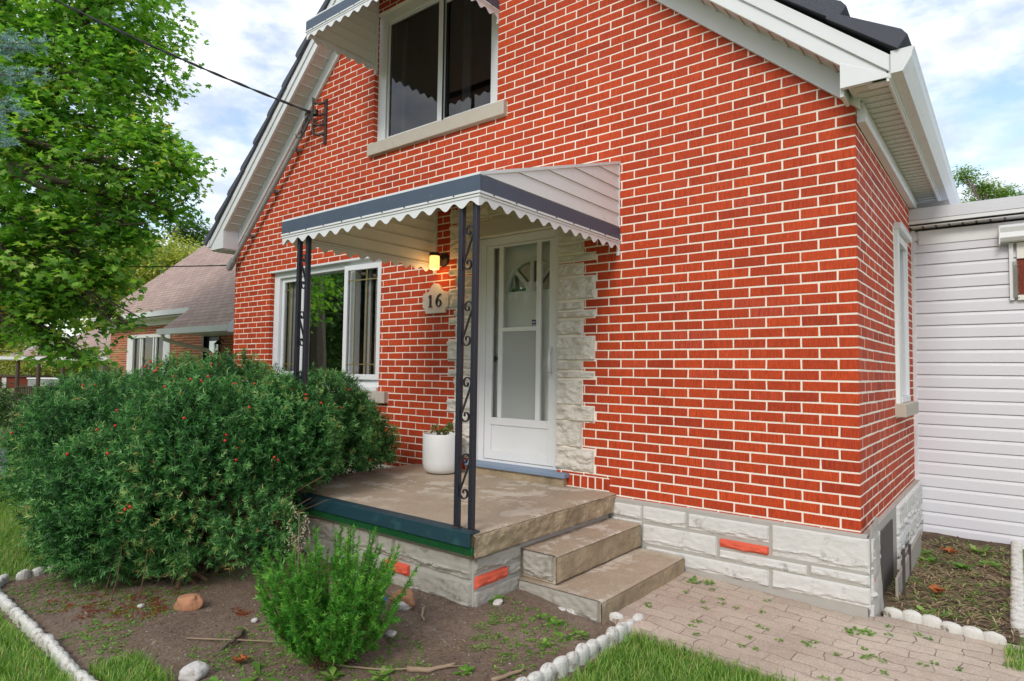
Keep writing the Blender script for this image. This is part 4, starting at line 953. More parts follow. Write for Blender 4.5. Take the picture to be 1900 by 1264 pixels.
# ---------------------------------------------------------------- white sided annex at the right
ax = thing('annex', 'white vinyl sided annex with a flat grey roof edge beside the brick house', 'annex', (1.6, 2.64, .1))
AY = 2.64
mb = MB(); H = .1118; z = .075
i = 0
while z < 2.84:
    z1 = min(z+H, 2.85); x1 = 3.4
    mb.quad((.03, AY-.016, z), (x1, AY-.016, z), (x1, AY-.0155, z+.055), (.03, AY-.0155, z+.055)) if False else None
    # dutch lap: flat lower face, sloping shoulder
    g = .005
    mb.quad((.03, AY-.019, z+g), (x1, AY-.019, z+g), (x1, AY-.015, z1-.028), (.03, AY-.015, z1-.028))
    mb.quad((.03, AY-.015, z1-.028), (x1, AY-.015, z1-.028), (x1, AY-.006, z1), (.03, AY-.006, z1))
    mb.quad((.03, AY-.006, z1), (x1, AY-.006, z1), (x1, AY-.001, z1+.002), (.03, AY-.001, z1+.002))
    mb.quad((.03, AY-.001, z+.0), (x1, AY-.001, z+.0), (x1, AY-.001, z+g), (.03, AY-.001, z+g)); mb.quad((.03, AY-.001, z+g), (x1, AY-.001, z+g), (x1, AY-.019, z+g), (.03, AY-.019, z+g))
    z = z1
mb.build('siding', 'white_siding', ax, normals=False)
mb = MB(); mb.box(.0, 3.4, AY, AY+3.6, .10, 2.85); mb.build('wall', 'white_siding', ax)
mb = MB(); mb.box(-.012, .032, AY-.028, AY-.0, .04, 2.86); mb.box(.06, 3.4, AY-.024, AY-.019, 2.72, 2.85); mb.box(.033, 3.4, AY-.021, AY-.0, .045, .0745); mb.build('corner_trim', 'white_vinyl', ax, bevel=.002)
mb = MB(); mb.box(-.07, 3.5, AY-.13, AY+3.7, 2.985, 3.03); mb.box(-.09, 3.5, AY-.155, AY-.131, 2.93, 3.035); rf_ = mb.build('roof', 'roof_grey', ax, bevel=.002)
mb = MB(); mb.box(-.085, 3.5, AY-.150, AY-.128, 2.895, 2.929); mb.box(-.085, 3.5, AY-.127, AY-.0, 2.872, 2.882); mb.build('fascia', 'white_vinyl', ax, bevel=.002)
mb = MB()
for x in np.arange(.0, .72, .098): mb.box(x, x+.012, AY-.126, AY-.018, 2.866, 2.8718)
mb.build('soffit_seam', 'rust_metal', ax)
mb = MB(); mb.box(.0, .3, AY-.06, AY-.02, 3.031, 3.10); mb.build('flashing', 'grey_pipe', ax)
rebase(ax)
rb = thing('roller_shutter', 'white roller box at the right edge of the siding above a fringe of bristles', 'shutter', (1.2, AY-.1, 2.2))
mb = MB(); prof = [(0, 0), (-.10, 0), (-.125, .03), (-.120, .075), (-.135, .115), (-.135, .135), (0, .145)]
mb.prism(prof, lambda u, v: (.655, AY-.02+u, 2.665+v), lambda u, v: (1.9, AY-.02+u, 2.665+v)); mb.box(.648, .657, AY-.155, AY-.02, 2.64, 2.80); mb.build('box', 'white_vinyl', rb, bevel=.003)
mb = MB(); mb.box(.712, .742, AY-.05, AY-.019, 2.17, 2.66); mb.build('guide_rail', 'white_vinyl', rb, bevel=.002)
mb = MB()
for z in np.arange(2.19, 2.50, .0085): mb.box(.735, .770+rng.uniform(-.006, .006), AY-.058, AY-.05, z, z+.0035)
mb.build('brush_strip', 'curtain', rb)
mb = MB(); mb.box(.765, 1.9, AY-.035, AY-.02, 2.215, 2.52); mb.build('shutter_panel', 'brick_dark', rb)
mb = MB(); mb.box(.765, 1.9, AY-.05, AY-.02, 2.17, 2.212); mb.box(.765, 1.9, AY-.05, AY-.019, 2.522, 2.66); mb.build('rail', 'cream_metal', rb)
rebase(rb)

# ---------------------------------------------------------------- ground
mb = MB()
mb.quad((-300, -300, .085), (300, -300, .085), (300, 400, .085), (-300, 400, .085)); tag(mb.build('lawn', 'lawn'), None, None, None, 'structure')
def bed_h(x, y):
    t = max(0, min(1, (y+2.6)/1.3)); t = t*t*(3-2*t)
    e = min(1, max(0, min(x+4.45, -.93-x, y+3.14))/.12)
    return .088+e*(.025+.095*t*max(.25, min(1, (-.8-x)/.9))+.016*mn.fractal(Vector((x*2.3, y*2.3, 0)), .8, 2.1, 4)+.006*mn.noise(Vector((x*22, y*22, 1))))
mb = MB(); mb.grid(lambda s, t: ((lambda x, y: (x, y, bed_h(x, y)))(-4.47+3.55*s, -3.15+3.14*t)), 150, 130)
struct(mb.build('garden_bed', 'soil', smooth=True, normals=False))
mb = MB(); mb.grid(lambda s, t: ((lambda x, y: (x, y, .112+.045*max(0, min(1, (.0-x)/1.1))+.003*mn.noise(Vector((x*3, y*3, 0)))))(-1.14+5.4*s, (-1.08-.10*max(0, (5.4*s-.2))*.55)+(1.06+.10*max(0, (5.4*s-.2))*.55+max(0, min(1, (5.4*s-1.14)*9))*.10)*t)), 120, 24)
mb.grid(lambda s, t: (-1.14+5.4*s, -1.08-.10*max(0, (5.4*s-.2))*.55-.004*t, (.112+.045*max(0, min(1, (1.14-5.4*s)/1.1)))*(1-t)+.05*t), 60, 1)
struct(mb.build('path', 'pavers', smooth=False, normals=False))
mb = MB(); mb.grid(lambda s, t: ((lambda x, y: (x, y, .112+.012*mn.fractal(Vector((x*3, y*3, 5)), .8, 2, 4)))(.04+.68*s, .12+2.53*t)), 40, 120)
struct(mb.build('side_bed', 'soil_dark', smooth=True, normals=False))
mb = MB(); mb.quad((-7.0, -14, .092), (-9.9, -14, .092), (-9.9, 14, .092), (-7.6, 14, .092)) if False else None
mb = MB(); mb.quad((-12.6, -16, .092), (-9.0, -16, .092), (-9.0, 18, .092), (-12.6, 18, .092)); struct(mb.build('driveway', 'asphalt', normals=False))
mb = MB(); mb.quad((-120, -17.5, .094), (120, -17.5, .094), (120, -10.5, .094), (-120, -10.5, .094)); struct(mb.build('road', 'asphalt', normals=False))
mb = MB(); mb.box(-120, 120, -10.5, -10.35, 0, .2); struct(mb.build('kerb', 'edging', normals=False))

# scalloped concrete edging
def edging_piece(name, label, pos, ang, n=5, pitch=.085, h=.072, th=.042, group='white scalloped edging stones round the beds', lean=0):
    mb = MB(); m = 14
    for i in range(n):
        cx = (i-(n-1)/2)*pitch; r_ = pitch*.56; hh = h*rng.uniform(.90, 1.08); tl = rng.uniform(-.05, .12)
        rings = []
        for (rr, z) in ((1, -.03), (1, hh*.62), (.93, hh*.80), (.72, hh*.93), (.35, hh), (0.02, hh*1.01)):
            rings.append([(cx+r_*rr*math.cos(2*math.pi*q/m), th*.62*rr*math.sin(2*math.pi*q/m), z*(1+tl*(math.sin(2*math.pi*q/m) if z > 0 else 0))+.0015*mn.noise(Vector((cx*60+q, z*80, i)))) for q in range(m)])
        i0 = len(mb.v)
        for rg in rings: mb.v += rg
        for j in range(len(rings)-1):
            for q in range(m): mb.f.append((i0+j*m+q, i0+j*m+(q+1) % m, i0+(j+1)*m+(q+1) % m, i0+(j+1)*m+q)); mb.a.append(.5)
    mb.box(-(n/2)*pitch, (n/2)*pitch, -th*.36, th*.36, -.03, h*.55)
    o = mb.build(name, 'edging', bevel=0); o.location = pos; o.rotation_euler = (lean, rng.uniform(-.03, .03), ang)
    tag(o, label, 'edging', group); return o
ORD = ['nearest', 'second nearest', 'third nearest', 'farthest']
def edge_run(a, b, k, label, z, z1=None, **kw):
    a = Vector(a); b = Vector(b); d = b-a; ang = math.atan2(d.y, d.x); z1 = z if z1 is None else z1
    for i in range(k):
        p = a+d*((i+.5)/k)
        n = max(1, round(d.length/k/.085)); edging_piece('edging_stone', label.replace('$', ORD[i] if k > 1 else ''), (p.x, p.y, z+(z1-z)*(i+.5)/k), ang+rng.uniform(-.03, .03), n, d.length/k/n, **kw)
edge_run((-2.1, -3.15), (-4.18, -3.10), 4, '$ of the white edging pieces along the lawn at the lower left', .075)
edge_run((-4.47, -2.98), (-4.22, -3.10), 1, 'white scalloped edging piece at the outer corner of the planting bed', .075)
edge_run((-4.49, -2.35), (-4.44, -2.93), 1, 'white scalloped edging at the far left end of the bed beside the berry bush', .07)
edge_run((-.985, -2.02), (-.935, -.93), 3, '$ of the white edging pieces between the soil bed and the bottom centre grass', .10)
edge_run((-1.42, -1.24), (-1.00, -1.03), 1, 'small white rounded edging by the foot of the lower step', .10, h=.075)
edge_run((.66, .05), (.10, .12), 2, '$ to the right edge of two low white edgings between pavers and side bed', .085, h=.08)
edge_run((.745, .0), (.85, -.02), 1, 'single low white edging lobe at the right end of the side bed', .085, h=.08)
o = edging_piece('edging_stone', 'long pale edging strip lying flat along the right side of the dark side bed', (.715, 1.5, .095), R(90), 22, .107, h=.055, th=.062)

# stones, sticks, litter
def rock(name, label, pos, size, mat, seed, rot=0, cat='stone'):
    bm = bmesh.new(); bmesh.ops.create_icosphere(bm, subdivisions=4, radius=1)
    for v in bm.verts:
        n_ = 1+.22*mn.noise(v.co*1.3+Vector((seed*5, 0, 0)))+.10*mn.noise(v.co*3.1+Vector((0, seed*7, 0)))
        c = v.co*n_
        for ax_ in range(3):
            lim = .82; c[ax_] = max(-lim, min(lim, c[ax_])) if ax_ == 2 else c[ax_]
        v.co = Vector((c.x*size[0], c.y*size[1], c.z*size[2]))
    me = bpy.data.meshes.new(name); bm.to_mesh(me); bm.free(); me.shade_smooth(); me.materials.append(M(mat))
    o = bpy.data.objects.new(name, me); COL.objects.link(o); o.location = (*pos, bed_h(*pos)+size[2]*.55 if pos[0] < 0 else .12+size[2]*.5); o.rotation_euler = (.15, -.2, rot); tag(o, label, cat); return o
rock('rock', 'smooth tan rock lying under the front of the berry bush', (-3.02, -2.47), (.085, .05, .058), 'rock_tan', 1, R(20))
rock('rock', 'pale white rock half buried at the bottom left of the bed', (-2.17, -2.83), (.055, .042, .045), 'rock_white', 2, R(50))
rock('rock', 'white pointed stone in front of the porch base', (-1.95, -1.80), (.05, .026, .035), 'rock_white', 3, R(30))
rock('rock', 'flat white stone on bare soil between the small shrub and the lower step', (-1.78, -2.03), (.045, .026, .014), 'rock_white', 4, R(-20))
rock('rock', 'tan boulder against the porch base just right of the small shrub', (-1.97, -1.78), (.07, .045, .065), 'rock_tan', 5, R(10))
rock('rock', 'small grey white pebble left of the tan rock', (-3.28, -2.62), (.018, .018, .016), 'rock_white', 6)
rock('rock', 'small bluish white pebble right of the tan rock', (-2.55, -2.33), (.022, .016, .014), 'rock_white', 7)
rock('rock', 'second pointed pale stone beside the right end of the porch base', (-1.58, -1.42), (.03, .022, .014), 'rock_white', 8, R(70))
mb = MB(); mb.lathe([(0, 0), (.016, 0), (.017, .012), (.013, .018), (0, .018)], seg=16); o = mb.build('bottle_cap', 'blue_plastic', smooth=False); o.location = (-2.02, -1.86, .235); o.rotation_euler = (R(70), 0, R(-30)); tag(o, 'blue plastic cap on the tan boulder', 'cap')
def stick(label, pts, rad, name='stick', mat='twig'):
    P = [Vector((x, y, bed_h(x, y)+dz)) for x, y, dz in pts]; Q = []
    for i in range(len(P)-1):
        for q in range(4): Q.append(P[i].lerp(P[i+1], q/4)+Vector((rng.uniform(-1, 1), rng.uniform(-1, 1), 0))*rad*.5)
    Q.append(P[-1]); n = len(Q); mb = MB(); mb.tube(Q, [rad*(1-.55*i/n) for i in range(n)], 7); o = mb.build(name, mat, smooth=True); tag(o, label, 'stick'); return o
stick('curved grey root breaking the soil left of the small shrub', [(-2.50, -2.42, 0), (-2.42, -2.48, .03), (-2.38, -2.56, .02), (-2.37, -2.62, -.005)], .014, 'root', 'bark')
stick('thick pale stick at the bottom centre of the bed', [(-1.36, -2.36, .01), (-1.26, -2.27, .015), (-1.16, -2.20, .01)], .013)
stick('forked stick lying right of centre near the bottom edging', [(-1.50, -2.18, .01), (-1.40, -2.12, .01), (-1.34, -2.02, .012)], .014)
stick('thin stick leaning on the porch base near the white stone', [(-1.86, -1.72, .01), (-1.80, -1.80, .01), (-1.74, -1.84, .01)], .010)
stick('short stick close to the right edging run', [(-1.12, -2.02, .01), (-1.08, -1.90, .015), (-1.07, -1.84, .01)], .011)
stick('long thin straw coloured twig crossing the middle of the bed', [(-2.62, -2.66, .01), (-2.30, -2.45, .02), (-2.05, -2.30, .015)], .004)
stick('long thin twig along the bottom right of the bed', [(-1.9, -2.42, .01), (-1.55, -2.25, .012), (-1.3, -2.0, .012)], .005)

def scatter_leafclumps(name, label, cat, spots, n, size, mat, kind=None, upright=.5, hfun=None, width=.35):
    V = []; Rn = []
    for (x, y, rad) in spots:
        for _ in range(n):
            a = nr.uniform(0, 2*math.pi); rr = rad*nr.uniform(0, .35); bx, by = x+rr*math.cos(a)*2, y+rr*math.sin(a)*2
            z = (hfun or bed_h)(bx, by); t = Vector((math.cos(a), math.sin(a), nr.uniform(.1, 1.2)*upright)).normalized(); s_ = t.cross(Vector((0, 0, 1))).normalized()*size*width*nr.uniform(.6, 1.2); ln_ = t*size*nr.uniform(.6, 1.3)
            p = Vector((bx, by, z+.002)); V += [p, p+ln_*.55+s_, p+ln_-Vector((0, 0, size*.15)), p+ln_*.55-s_]; Rn.append(nr.random())
    V = np.array([tuple(v) for v in V]); o = npmesh(name, V, np.arange(len(V)).reshape(-1, 4), np.array(Rn), mat)
    tag(o, label, cat, None, kind); return o
path_h = lambda x, y: .114+.045*max(0, min(1, -x/1.1))
# tiny seedlings all over the bed
sp = [(x, y, .012) for x, y in zip(nr.uniform(-4.2, -1.05, 4600), nr.uniform(-3.05, -1.3, 4600)) if mn.noise(Vector((x*1.6, y*1.6, 3))) > -.02-.15*(y < -2.4)]
scatter_leafclumps('seedlings', None, None, sp, 6, .014, 'weed', 'stuff')
for lab, spots, n, sz in (
    ('broad leaved weed at the bottom left of the small shrub', [(-2.02, -2.82, .05), (-1.93, -2.78, .04)], 16, .085),
    ('leafy weed in front of the two steps', [(-1.62, -1.40, .04), (-1.30, -1.34, .05), (-1.23, -1.36, .03)], 12, .07),
    ('trailing weed on the bare soil right of the small shrub', [(-1.48, -1.68, .05), (-1.42, -1.76, .05), (-1.36, -1.84, .05), (-1.46, -1.60, .03)], 16, .035),
    ('weed tuft against the right edging run', [(-1.12, -1.45, .05), (-1.06, -1.36, .05), (-1.15, -1.58, .04)], 16, .055),
    ('narrow leaved weed at the bottom centre of the bed', [(-1.72, -2.42, .03), (-1.55, -2.28, .03)], 9, .10),
    ('weed beside the straw coloured sticks near the bottom', [(-1.28, -2.02, .03), (-1.18, -2.12, .02)], 12, .07)):
    scatter_leafclumps('weed', lab, 'weed', spots, int(n*1.6), sz*.55, 'weed', None, .6)
mb = None
o = scatter_leafclumps('weed', 'single long green blade of grass at the foot of the small shrub', 'weed', [(-1.98, -2.62, .01)], 3, .2, 'weed', None, .25, None, .12)
# weeds in the paving joints
sp = [(x, y, .02) for x, y in zip(nr.uniform(-1.0, 1.2, 60), nr.uniform(-1.05, -.08, 60))]
scatter_leafclumps('joint_weeds', None, None, sp, 12, .017, 'weed', 'stuff', .35, path_h)
scatter_leafclumps('weed', 'large flat weed growing between the pavers near the house corner', 'weed', [(.02, -.30, .05), (.07, -.26, .04)], 16, .03, 'weed', None, .4, path_h)
scatter_leafclumps('weed', 'weed at the foot of the pale foundation near the lower step', 'weed', [(-.86, -.14, .05), (-.94, -.2, .04)], 18, .028, 'weed', None, .4, path_h)
# side bed
side_h = lambda x, y: .118
scatter_leafclumps('weed', 'broad leaved weed in the far corner of the dark side bed', 'weed', [(.12, 1.75, .05), (.22, 1.55, .05)], 12, .09, 'weed', None, .6, side_h)
scatter_leafclumps('weed', 'green weed clump in the middle of the dark side bed', 'weed', [(.42, 1.5, .06), (.5, 2.1, .05), (.55, 1.7, .05)], 16, .07, 'weed', None, .7, side_h)
scatter_leafclumps('weed', 'weed with rounded leaves just behind the low edging lobes', 'weed', [(.42, .32, .04), (.28, .28, .03)], 9, .06, 'weed', None, .5, side_h)
sp = [(x, y, .03) for x, y in zip(nr.uniform(.08, .70, 330), nr.uniform(.15, 2.3, 330))]
scatter_leafclumps('straw', None, None, sp, 7, .075, 'straw', 'stuff', .35, side_h, .05)
sp = [(x, y, .03) for x, y in zip(nr.uniform(.08, .70, 150), nr.uniform(.15, 2.4, 150))]
scatter_leafclumps('grass_patch', None, None, sp, 7, .06, 'grass', 'stuff', .5, side_h, .07)
sp = [(x, y, .03) for x, y in zip(nr.uniform(-4.1, -1.1, 700), nr.uniform(-3.05, -1.4, 700))]
scatter_leafclumps('dry_straw', None, None, sp, 3, .06, 'straw', 'stuff', .12, None, .03)
# clods, grit and pebbles worked into the soil
def grit(name, n, xr, yr, smin, smax, mat, hf):
    base = np.array([(1,0,0),(-1,0,0),(0,1,0),(0,-1,0),(0,0,1),(0,0,-1)], float); fc = np.array([(0,2,4),(2,1,4),(1,3,4),(3,0,4),(2,0,5),(1,2,5),(3,1,5),(0,3,5)])
    x = nr.uniform(*xr, n); y = nr.uniform(*yr, n); s_ = smin+(smax-smin)*nr.random(n)**3
    z = np.array([hf(a, b) for a, b in zip(x, y)])
    V = base[None]*s_[:, None, None]*nr.uniform(.55, 1.3, (n, 6, 3))*np.array([1, 1, .7]); a = nr.uniform(0, 6.28, n); ca, sa = np.cos(a)[:, None], np.sin(a)[:, None]
    V = np.stack([V[..., 0]*ca-V[..., 1]*sa, V[..., 0]*sa+V[..., 1]*ca, V[..., 2]], 2)+np.stack([x, y, z], 1)[:, None]
    F = (fc[None]+6*np.arange(n)[:, None, None]).reshape(-1, 3); o = npmesh(name, V.reshape(-1, 3), F, np.repeat(nr.random(n), 8), mat); tag(o, None, None, None, 'stuff')
grit('soil_clods', 9000, (-4.4, -1.0), (-3.1, -1.2), .002, .013, 'soil', bed_h)
grit('grit', 1500, (-4.2, -1.0), (-3.1, -1.3), .0015, .006, 'rock_white', bed_h)
grit('dark_clods', 1500, (.06, .70), (.15, 2.6), .002, .012, 'soil_dark', lambda x, y: .115)
# orange yew needle litter
sp = []
for cx, cy, rr, n_ in ((-3.5, -2.75, .28, 55), (-3.3, -2.6, .2, 40), (-2.72, -2.30, .07, 12), (-2.86, -2.05, .10, 14), (-2.75, -1.85, .12, 20), (-2.9, -1.7, .15, 12), (-3.15, -2.62, .1, 16), (-2.62, -2.05, .05, 8)):
    for _ in range(n_): sp.append((nr.normal(cx, rr*.5), nr.normal(cy, rr*.4), .02))
scatter_leafclumps('needle_litter', None, None, sp, 14, .022, 'needle_litter', 'stuff', .3, None, .1)
def dry_leaf(label, x, y, sz, h, n=5, col='dry_leaf'):
    mb = MB()
    for q in range(n):
        a0 = rng.uniform(0, 6.28); ox, oy = x+rng.uniform(-.5, .5)*sz, y+rng.uniform(-.5, .5)*sz
        pts = []
        for i in range(11):
            a = a0+i*math.pi*2/11; r_ = sz*(.55 if i % 2 else 1)*rng.uniform(.8, 1.1); pts.append(Vector((ox+r_*math.cos(a), oy+r_*math.sin(a), h+.012+sz*.45*abs(math.sin(a*1.0+a0))+rng.uniform(0, .012))))
        c = Vector((ox, oy, h+.008))
        for i in range(11): mb.quad(c, pts[i], pts[(i+1) % 11])
    o = mb.build('dry_leaf', col, normals=False); tag(o, label, 'leaf')
dry_leaf('curled brown dead leaf left of the small shrub', -2.16, -2.62, .036, .115, 2)
dry_leaf('brown dead leaves on the dark side bed', .30, .72, .05, .12, 3)
dry_leaf('small cluster of brown leaves far back in the side bed', .30, 1.9, .05, .12, 3)

# stakes and plank by the corner
for lab, x, y, h in (('rusty metal stake near the pale corner foundation', .155, .50, .42), ('second rusty stake farther back along the side foundation', .13, 1.02, .34)):
    mb = MB(); mb.box(x-.008, x+.008, y-.008, y+.008, .09, h); o = mb.build('stake', 'rust_metal', bevel=.002); tag(o, lab, 'stake', 'rusty stakes holding the boards')
mb = MB(); mb.prism([(.46, .06), (1.75, .06), (1.75, .30), (.46, .24)], lambda u, v: (.112, u, v), lambda u, v: (.128, u, v)); o = mb.build('board', 'grey_wood', bevel=.003); tag(o, 'weathered grey board standing on edge along the side foundation', 'board')

# ---------------------------------------------------------------- grass blades
def grass_patch(name, n, xr, yr, hf, size=(.03, .07), mask=None):
    x = nr.uniform(*xr, n); y = nr.uniform(*yr, n)
    if mask is not None: k_ = mask(x, y); x, y = x[k_], y[k_]; n = len(x)
    h = nr.uniform(*size, n); a = nr.uniform(0, 2*np.pi, n); w = .0022; ln_ = nr.uniform(.2, .9, n)*h
    z = np.full(n, .086) if hf is None else hf(x, y)
    sx, sy = np.cos(a+1.57)*w, np.sin(a+1.57)*w; dx, dy = np.cos(a)*ln_, np.sin(a)*ln_
    A = np.stack([x-sx, y-sy, z], 1); B = np.stack([x+sx, y+sy, z], 1)
    C = np.stack([x+sx*.8+dx*.35, y+sy*.8+dy*.35, z+h*.6], 1); D = np.stack([x-sx*.8+dx*.35, y-sy*.8+dy*.35, z+h*.6], 1)
    E_ = np.stack([x+dx, y+dy, z+h*.92], 1)
    V = np.stack([A, B, C, D, D, C, E_, E_], 1).reshape(-1, 3); F = np.arange(n*8).reshape(-1, 8)
    F = np.concatenate([F[:, [0, 1, 2, 3]], F[:, [4, 5, 6, 7]]])
    rn = nr.random(n); o = npmesh(name, V, F, np.concatenate([rn, rn]), 'grass'); tag(o, None, None, None, 'stuff'); return o
grass_patch('grass', 52000, (-9.0, -2.0), (-3.9, -3.16), None, mask=lambda x, y: (y < -3.17) & (x > -6.5))
grass_patch('grass_far', 60000, (-9.0, -4.52), (-3.9, -.2), None, (.03, .06))
grass_patch('grass_near', 36000, (-.90, 1.0), (-2.6, -1.02), None, (.03, .08), mask=lambda x, y: (y < -1.08-.055*np.maximum(0, x+.9)) )
grass_patch('grass_tuft', 1500, (-2.6, -2.2), (-3.1, -2.9), lambda x, y: np.full(len(x), .11), (.03, .07))
grass_patch('grass_edge', 900, (.66, 1.0), (-.30, -.02), lambda x, y: np.full(len(x), .115), (.02, .06))

# ---------------------------------------------------------------- yews
def norm(a): return a/np.maximum(np.linalg.norm(a, axis=-1, keepdims=True), 1e-9)
def sprigs(P, D, ln, m, nl, w, base_r=.0, flat=0., fwd=.55, seed=0):
    """needles on short shoots. returns V, F(n,3), rnd"""
    n = len(P); up_ = np.where(np.abs(D[:, 2:3]) > .9, np.array([[1., 0, 0]]), np.array([[0, 0, 1.]])); s1 = norm(np.cross(D, up_)); s2 = np.cross(D, s1)
    t = np.tile(np.linspace(.12, 1, m), (n, 1))+nr.normal(0, .02, (n, m)); az = nr.uniform(0, 2*np.pi, (n, m))
    rad = np.cos(az)[..., None]*s1[:, None]+np.sin(az)[..., None]*s2[:, None]*(1-flat)
    f_ = fwd+.5*t[..., None]**3
    nd = norm(rad+D[:, None]*f_+nr.normal(0, .08, (n, m, 3)))
    B = P[:, None]+D[:, None]*(t*ln[:, None])[..., None]
    L_ = (nl*nr.uniform(.75, 1.15, (n, m)))[..., None]; side = norm(np.cross(nd, nr.normal(size=(n, m, 3))))*w
    V = np.stack([B-side*.7, B+side*.7, B+nd*L_*.8+side*.45, B+nd*L_], 2).reshape(-1, 3)
    q = np.arange(n*m)*4; F = np.stack([q, q+1, q+2, q+3], 1)
    r_ = np.clip(np.repeat(nr.beta(2, 2.2, n), m)+nr.normal(0, .07, n*m)+.16*(t.ravel() > .72)-.08, 0, 1)
    return V, F, r_
def sphere_dirs(n): return norm(nr.normal(size=(n, 3)))
def ellip_shell(c, r, n, lo=.72, seed=0, bump=.14):
    d = sphere_dirs(n); k_ = 1+bump*np.array([mn.noise(Vector(q*2.6+seed)) for q in d])+.07*np.array([mn.noise(Vector(q*7+seed)) for q in d])
    k_ = k_+(bump*.55)*np.array([mn.noise(Vector(q*4.3+seed*2)) for q in d]); rr = (nr.uniform(lo**3, 1, n)**(1/3))*k_
    return np.array(c)+d*np.array(r)*rr[:, None], norm(d/np.array(r))
yew = thing('yew_bush', 'big dark green yew bush with red berries left of the porch', 'bush', (-3.9, -1.9, .12))
LOBES = [((-4.15, -1.80, .86), (1.05, .85, .72), 6400), ((-4.75, -2.30, .80), (.75, .62, .62), 4000), ((-3.62, -2.18, .74), (.60, .52, .66), 3900),
         ((-3.80, -1.12, .95), (.50, .50, .55), 3325), ((-4.05, -2.55, .58), (.62, .42, .50), 3000), ((-3.35, -1.72, .98), (.42, .42, .42), 2625), ((-5.25, -2.15, .82), (.85, .7, .62), 3000), ((-3.85, -.75, .80), (.42, .4, .42), 1575), ((-2.95, -2.1, .50), (.26, .26, .24), 735)]
Pa, Da = [], []
for i, (c, r_, n) in enumerate(LOBES):
    P, Nn = ellip_shell(c, r_, n, .82, i*3.3, .16)
    keep = np.ones(len(P), bool)
    for j, (c2, r2, _) in enumerate(LOBES):
        if j != i: keep &= (((P-np.array(c2))/np.array(r2))**2).sum(1) > .55
    # hollow where the branches show
    keep &= ~((np.abs(P[:, 0]+3.25) < .42) & (P[:, 1] > -2.3) & (P[:, 1] < -1.5) & (P[:, 2] < .72) & (nr.random(len(P)) < .85))
    keep &= P[:, 2] > .16+.05*nr.random(len(P))
    keep &= ~((P[:, 0] > -3.80) & (P[:, 1] > -1.50) & (P[:, 2] < .70)); keep &= P[:, 1] < -.12
    P, Nn = P[keep], Nn[keep]
    D = norm(Nn*.8+np.array([0, 0, .38])+nr.normal(0, .32, P.shape)); Pa.append(P); Da.append(D)
P = np.concatenate(Pa); D = np.concatenate(Da); ln = nr.uniform(.055, .11, len(P))
V, F, r_ = sprigs(P-D*ln[:, None]*.5, D, ln, 20, .030, .0040, fwd=.38)
Pi, Di = [], []
for i, (c, r_0, n) in enumerate(LOBES):
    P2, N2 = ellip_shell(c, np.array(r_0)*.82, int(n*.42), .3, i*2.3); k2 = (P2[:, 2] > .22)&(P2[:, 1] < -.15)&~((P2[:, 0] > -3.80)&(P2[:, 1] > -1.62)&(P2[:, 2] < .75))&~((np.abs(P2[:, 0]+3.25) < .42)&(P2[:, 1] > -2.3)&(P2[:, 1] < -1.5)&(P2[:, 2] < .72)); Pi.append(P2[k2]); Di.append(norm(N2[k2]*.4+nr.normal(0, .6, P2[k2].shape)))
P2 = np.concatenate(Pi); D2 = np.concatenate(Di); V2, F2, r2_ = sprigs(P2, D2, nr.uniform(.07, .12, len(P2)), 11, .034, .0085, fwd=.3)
pn = np.array([mn.noise(Vector(q*2.2)) for q in P])*.20+np.array([mn.noise(Vector(q*9)) for q in P])*.14
r_ = np.clip(r_+np.repeat(pn, 20)-.02, 0, 1)
F = np.concatenate([F, F2+len(V)]); V = np.concatenate([V, V2]); r_ = np.concatenate([r_, r2_*.35])  # inner fill sprigs take darker greens: the bush's inner shade put into colour
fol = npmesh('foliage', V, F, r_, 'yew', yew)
BP = P; BD = D; BL = ln
mb = MB()
for i in range(46):
    b = Vector((rng.uniform(-4.1, -3.3), rng.uniform(-2.4, -1.5), .10)); c, rr, _ = LOBES[rng.randrange(len(LOBES)-2)]
    e = Vector(c)+Vector([rng.uniform(-.75, .75)*q for q in rr]); mid = b.lerp(e, .5)+Vector((rng.uniform(-.15, .15), rng.uniform(-.15, .15), .05))
    pts = [b, b.lerp(mid, .5)+Vector((0, 0, .03)), mid, mid.lerp(e, .5)+Vector((rng.uniform(-.05, .05),)*3), e]; r0_ = rng.uniform(.008, .02); mb.tube(pts, [r0_, r0_*.85, r0_*.65, r0_*.45, r0_*.25], 6)
for i in range(26):     # exposed twigs in the hollow on the right
    b = Vector((-3.7+rng.uniform(-.15, .1), -1.95+rng.uniform(-.15, .15), .25+rng.uniform(0, .15))); e = Vector((-3.05+rng.uniform(-.15, .25), -1.72+rng.uniform(-.2, .1), .42+rng.uniform(0, .42))); mid = b.lerp(e, .5)+Vector((0, 0, rng.uniform(-.08, .1)))
    mb.tube([b, mid, e], [.010, .006, .0025], 5)
for i in range(3):
    x = -3.62+i*.13; y = -2.66+rng.uniform(-.06, .06); mb.tube([(x, y, .12), (x+.02, y+.02, .25), (x-.01, y+.05, .42)], [.004, .003, .002], 5)
mb.build('branches', 'stem_brown', yew)
bm = bmesh.new(); bmesh.ops.create_icosphere(bm, subdivisions=2, radius=.0088); bme = bpy.data.meshes.new('berry'); bm.to_mesh(bme); bm.free(); bme.materials.append(M('berry')); bme.shade_smooth()
vis = [i for i in range(len(BP)) if BD[i][1]*-.5+BD[i][0]*.45+BD[i][2]*.35 > .35 and BP[i][2] > .62 and BP[i][0] > -5.2]
nb = 0; cen = [vis[int(nr.integers(len(vis)))] for _ in range(44)]
